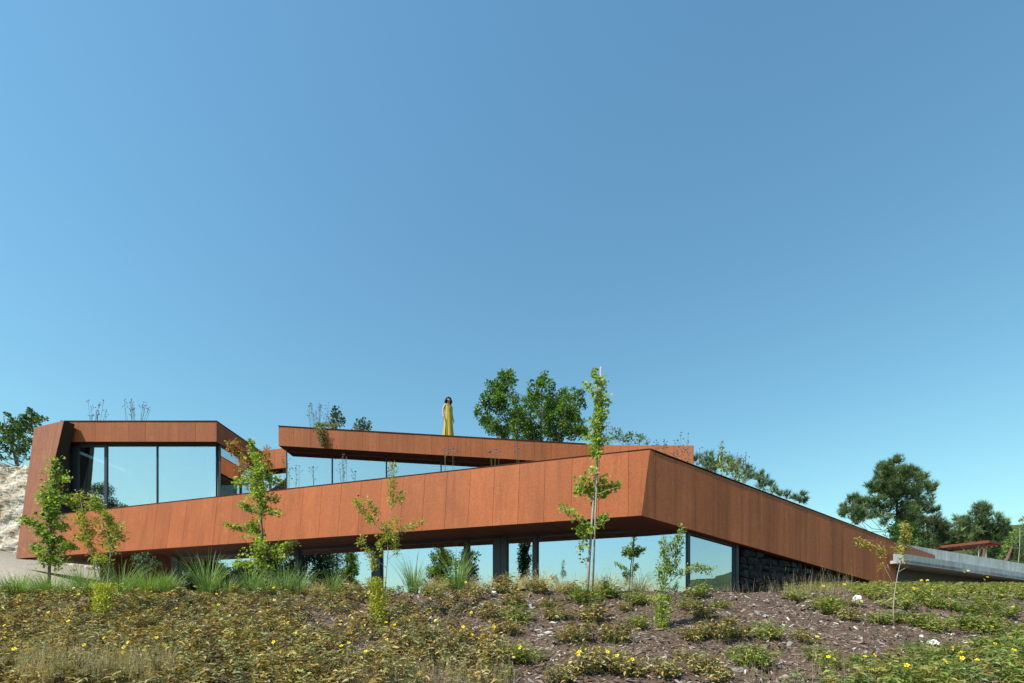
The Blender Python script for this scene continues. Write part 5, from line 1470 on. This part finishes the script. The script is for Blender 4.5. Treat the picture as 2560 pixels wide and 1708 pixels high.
# trailing plant over the roof edge
c = P(803, 1070, YU - .06)
t = empty('trailing_plant', c, 'small green plant hanging over the edge of the middle roof', 'plant')
n = 420; u = RNG.uniform(0, 1, n)
pos = np.array([P(800 + 6 * a + RNG.normal(0, 7 * (1 - .6 * a)), 1066 + 48 * a, YU - .10 + RNG.normal(0, .05)) for a in u])
foliage('foliage', [scatter(SLIM, pos, unit(RNG.normal(0, .6, (n, 3)) + [0, -.3, -.8]), unit(RNG.normal(0, .5, (n, 3)) + [0, -.8, .6]), .085 * RNG.uniform(.6, 1.2, n), palette(n, [(.12, .16, .035), (.20, .22, .05), (.09, .11, .03)]))], M['leaf'], t)
MB().tube([P(803, 1062, YU + .05), P(802, 1068, YU - .06), P(804, 1090, YU - .09), P(807, 1112, YU - .08)], [.012, .012, .008, .003], 5).build('stem', M['stalk'], t)
n = 500
pos = np.array([P(790 + abs(RNG.normal(0, 24)), 1068 - abs(RNG.normal(0, 4)), 20.35 + RNG.normal(0, .15)) for a in range(n)])
o = foliage('foliage', [scatter(SLIM, pos, rnd_dirs(n, .7), unit(RNG.normal(0, .5, (n, 3)) + [0, -.3, .8]), .1 * RNG.uniform(.6, 1.2, n), palette(n, [(.14, .18, .04), (.2, .22, .06), (.1, .13, .03)]))], M['leaf'], t)

# ------------------------------------------------------------------ rocks
def rock(label, px, py, w, hgt, mat='rock', seed=0, Y=None, grp='pale stones along the crest'):
    p = hit(px, py) if Y is None else Vector(((px - CX) / F * Y, Y, gz((px - CX) / F * Y, Y)))
    r = random.Random(seed); bm = bmesh.new(); bmesh.ops.create_icosphere(bm, subdivisions=3, radius=1)
    for v in bm.verts:
        d = v.co.normalized(); k_ = 1 + .16 * float(vnoise(d.x * 2 + seed, d.y * 2 + d.z, .7)) + .1 * float(vnoise(d.z * 3, d.x * 3 + seed, .4))
        v.co = d * k_ + Vector((r.uniform(-.02, .02),) * 3)
    s = w / F * p.y / 2; hh = hgt / F * p.y / 2
    me = bpy.data.meshes.new('rock')
    for v in bm.verts: v.co = Vector((v.co.x * s, v.co.y * s * .8, v.co.z * hh))
    bm.to_mesh(me); bm.free()
    o = link('rock', me, M[mat], None, (p.x, p.y, p.z + hh * .35)); o.rotation_euler = (0, r.uniform(-.2, .2), r.uniform(0, 3))
    tag(o, label, 'rock', grp)
rock('white rock partly under leaves on the upper right bank', 2142, 1512, 26, 34, 'white_rock', 1)
rock('bright white angular rock on the right of the bank', 2332, 1612, 26, 20, 'white_rock', 2)
rock('long cream stone on the crest behind the bright green shrub', 1672, 1480, 46, 20, 'rock', 3, 10.2)
rock('cream stone on the crest under the glass corner', 1706, 1480, 34, 16, 'rock', 4, 10.3)
rock('broad cream stone on the crest below the right glass', 1748, 1480, 44, 20, 'rock', 5, 10.3)
rock('small cream stone right of the broad one below the glass', 1792, 1478, 30, 14, 'rock', 6, 10.3)
rock('low tan stone beside the pale bracket under the mirrored ginkgo', 1577, 1480, 26, 12, 'rock', 7, 10.0)
rock('flat pale stone on the crest below the dry weeds', 1988, 1480, 26, 9, 'rock', 8, 10.6)
rock('flat white stone right of the flat pale one on the crest', 2032, 1478, 20, 8, 'white_rock', 9, 10.6)
rock('pale round stone half buried at the left of the middle bank', 1235, 1488, 16, 14, 'white_rock', 10)
rock('grey stone chip among the bark below the staked ginkgo', 1375, 1585, 26, 10, 'rock', 11)
rock('small white stone near the lower right leaf carpet', 2303, 1592, 10, 7, 'white_rock', 12)
c = P(1541, 1468, 9.9)
mb = MB()
for sx_ in (-1, 1): mb.slab([c + Vector((0, -.05, .03)), c + Vector((0, .05, .03)), c + Vector((sx_ * .12, .05, -.09)), c + Vector((sx_ * .12, -.05, -.09))], (0, 0, .022))
tag(mb.build('stone_bracket', M['white_rock'], None, tuple(c)), 'pale angle shaped slab propped on the crest by the mirrored ginkgo', 'slab')
a_, b_ = P(1190, 1466.5, 9.7), P(1315, 1465.5, 9.7)
tag(MB().slab([a_, b_, b_ + Vector((0, .12, 0)), a_ + Vector((0, .12, 0))], (0, 0, -.05)).build('edging_strip', M['white_rock'], None, tuple(a_)), 'thin white edging strip on the crest below the grey post', 'edging')

# ------------------------------------------------------------------ the woman on the roof
YWm = 20.42
wx = (1121 - CX) / F * YWm
wz = ztop(wx) + .022
woman = empty('person', (wx, YWm, wz), 'woman with dark curly hair in a long yellow dress standing on the roof', 'person')
woman.rotation_euler = (0, 0, R(38))
HS = 1.0
k = N('skin'); k.base((0.56, 0.32, 0.22)).rough(0.5, 0.35); M['skin'] = k.m
k = N('dress_cloth'); f_ = k.noise(30, 3, .5, k.coord()); k.base(k.ramp(f_, [(.3, (.43, .32, .04)), (.7, (.52, .39, .06))])).rough(0.7, 0.25); M['dress'] = k.m
k = N('hair'); k.base((0.035, 0.018, 0.013)).rough(0.45, 0.4); M['hair'] = k.m
J, E, RD = [], [], []
def jn(p, r, par=None):
    J.append(p); RD.append(r)
    if par is not None: E.append((par, len(J) - 1))
    return len(J) - 1
pel = jn((0, 0, .96), .125)
wst = jn((0, -.005, 1.12), .105, pel); chs = jn((0, -.01, 1.30), .125, wst); nb_ = jn((0, .005, 1.46), .058, chs)
nt = jn((0, -.005, 1.535), .05, nb_); jaw = jn((0, -.02, 1.58), .066, nt); hd = jn((0, -.008, 1.655), .088, jaw); ht = jn((0, .0, 1.715), .072, hd)
nose = jn((0, -.098, 1.632), .011, hd)
for s in (-1, 1):
    sh = jn((s * .155, .005, 1.425), .056, chs)
    el = jn((s * (.245 if s < 0 else .225), .04 if s < 0 else .10, 1.165), .04, sh)
    if s < 0: wr, hn, ang = (-.265, -.03, .93), (-.262, -.045, .87), 0
    else: wr, hn, ang = (.30, .10, .92), (.315, .095, .86), 0
    w1 = jn(wr, .027, el); h1_ = jn(hn, .031, w1)
    for q_, (dx, ln) in enumerate(((-.026, .062), (-.009, .075), (.009, .072), (.026, .056))):
        k1 = jn((hn[0] + .004 * s, hn[1] + dx, hn[2] - .035), .0095, h1_)
        k2 = jn((hn[0] - .006 * s, hn[1] + dx * 1.05 - .004, hn[2] - .035 - ln * .55), .0088, k1)
        jn((hn[0] - .022 * s, hn[1] + dx * 1.05 - .006, hn[2] - .035 - ln * .95), .0075, k2)
    t1 = jn((hn[0] - .004 * s, hn[1] - .042, hn[2] + .008), .011, h1_); jn((hn[0] - .014 * s, hn[1] - .058, hn[2] - .03), .0095, t1)
    hp = jn((s * .085, 0, .90), .1, pel); kn = jn((s * .09, -.01 + (.03 if s > 0 else -.02), .50), .062, hp); an = jn((s * .09, .02 + (.03 if s > 0 else -.02), .085), .04, kn); jn((s * .105, -.13 + (.03 if s > 0 else -.02), .028), .032, an)
me = bpy.data.meshes.new('body'); me.from_pydata(J, E, [])
body = bpy.data.objects.new('body', me); COL.objects.link(body); body.parent = woman; me.materials.append(M['skin'])
sk = body.modifiers.new('skin', 'SKIN')
if not me.skin_vertices:
    bm = bmesh.new(); bm.from_mesh(me); lay = bm.verts.layers.skin.verify(); bm.to_mesh(me); bm.free()
for i, sv in enumerate(me.skin_vertices[0].data): sv.radius = (RD[i], RD[i]); sv.use_root = (i == 0)
sk.use_smooth_shade = True
ss_ = body.modifiers.new('sub', 'SUBSURF'); ss_.levels = ss_.render_levels = 2
W[body.name] = W[woman.name]


def local_mesh(name, v, f, mat, parent, smooth=True):
    m_ = bpy.data.meshes.new(name); m_.from_pydata(v, [], f)
    if smooth: m_.polygons.foreach_set('use_smooth', [True] * len(f))
    m_.materials.append(mat); m_.update(); o_ = bpy.data.objects.new(name, m_); COL.objects.link(o_); o_.parent = parent
    return o_


v, f = [], []; na, rows = 48, [(1.36, .146, .114, 0), (1.28, .158, .140, .0), (1.16, .150, .130, .1), (1.02, .166, .148, .4), (.88, .174, .158, .7), (.70, .180, .165, 1.0), (.45, .200, .182, 1.5), (.20, .224, .202, 1.9), (.03, .240, .214, 2.1)]
for i, (z, rx, ry, fo) in enumerate(rows):
    for j in range(na):
        a = 2 * math.pi * j / na; k_ = 1 + fo * (.045 * math.sin(7 * a + .7) + .03 * math.sin(13 * a + i * .2))
        zz_ = z + (.035 * math.cos(a) ** 2 if i == 0 else 0)
        v.append((math.cos(a) * rx * k_, math.sin(a) * ry * k_ - .005, zz_))
for i in range(len(rows) - 1):
    for j in range(na):
        # slit at the side of the front, below the knee
        if i >= 5 and j in (27, 28): continue
        a, b = i * na + j, i * na + (j + 1) % na
        f.append((a, b, b + na, a + na))
local_mesh('dress', v, f, M['dress'], woman)
for s in (-1, 1):
    b_ = MB().tube([(s * .10, -.115, 1.36), (s * .11, -.075, 1.45), (s * .115, 0, 1.475), (s * .105, .07, 1.44), (s * .09, .105, 1.37)], [.011] * 5, 6)
    local_mesh('strap', [tuple(p) for p in b_.v], b_.f, M['dress'], woman)
# curly hair: a cap and many loose curls, parted from the face
hb = MB()
rs = random.Random(4)
for i in range(240):
    th, ph = rs.uniform(0, 6.283), math.acos(rs.uniform(-.15, 1))
    d = Vector((math.sin(ph) * math.cos(th), math.sin(ph) * math.sin(th), math.cos(ph)))
    if d.y < -.12 and d.z < .70 and abs(d.x) < .86: continue
    p = Vector((0, .0, 1.652)) + Vector((d.x * .088, d.y * .098, d.z * .104))
    L_ = rs.uniform(.05, .20) if d.z < .7 else rs.uniform(.04, .1)
    if d.y < 0: L_ *= .6
    pts = []; ax_ = rs.uniform(0, 6.28)
    for q_ in range(8):
        t_ = q_ / 7
        pp = p + Vector((d.x, d.y, 0)) * (.02 + .05 * t_) + Vector((0, 0, .012 - L_ * t_ * (.4 + .6 * t_)))
        pp += Vector((math.cos(ax_ + t_ * 9), math.sin(ax_ + t_ * 9), 0)) * .010
        pts.append(pp)
    hb.tube(pts, [.013, .015, .015, .014, .013, .012, .009, .005], 5)
local_mesh('hair', [tuple(p) for p in hb.v], hb.f, M['hair'], woman)
for s in (-1, 1):
    e_ = MB().tube([(s * .032 - .012, -.092, 1.658), (s * .032, -.096, 1.660), (s * .032 + .012, -.092, 1.658)], [.003, .0075, .003], 6)
    local_mesh('eye', [tuple(p) for p in e_.v], e_.f, M['hair'], woman)
e_ = MB().tube([(-.022, -.083, 1.592), (0, -.090, 1.589), (.022, -.083, 1.592)], [.003, .0065, .003], 6)
k = N('lips'); k.base((.38, .10, .08)).rough(.4, .4)
local_mesh('mouth', [tuple(p) for p in e_.v], e_.f, k.m, woman)
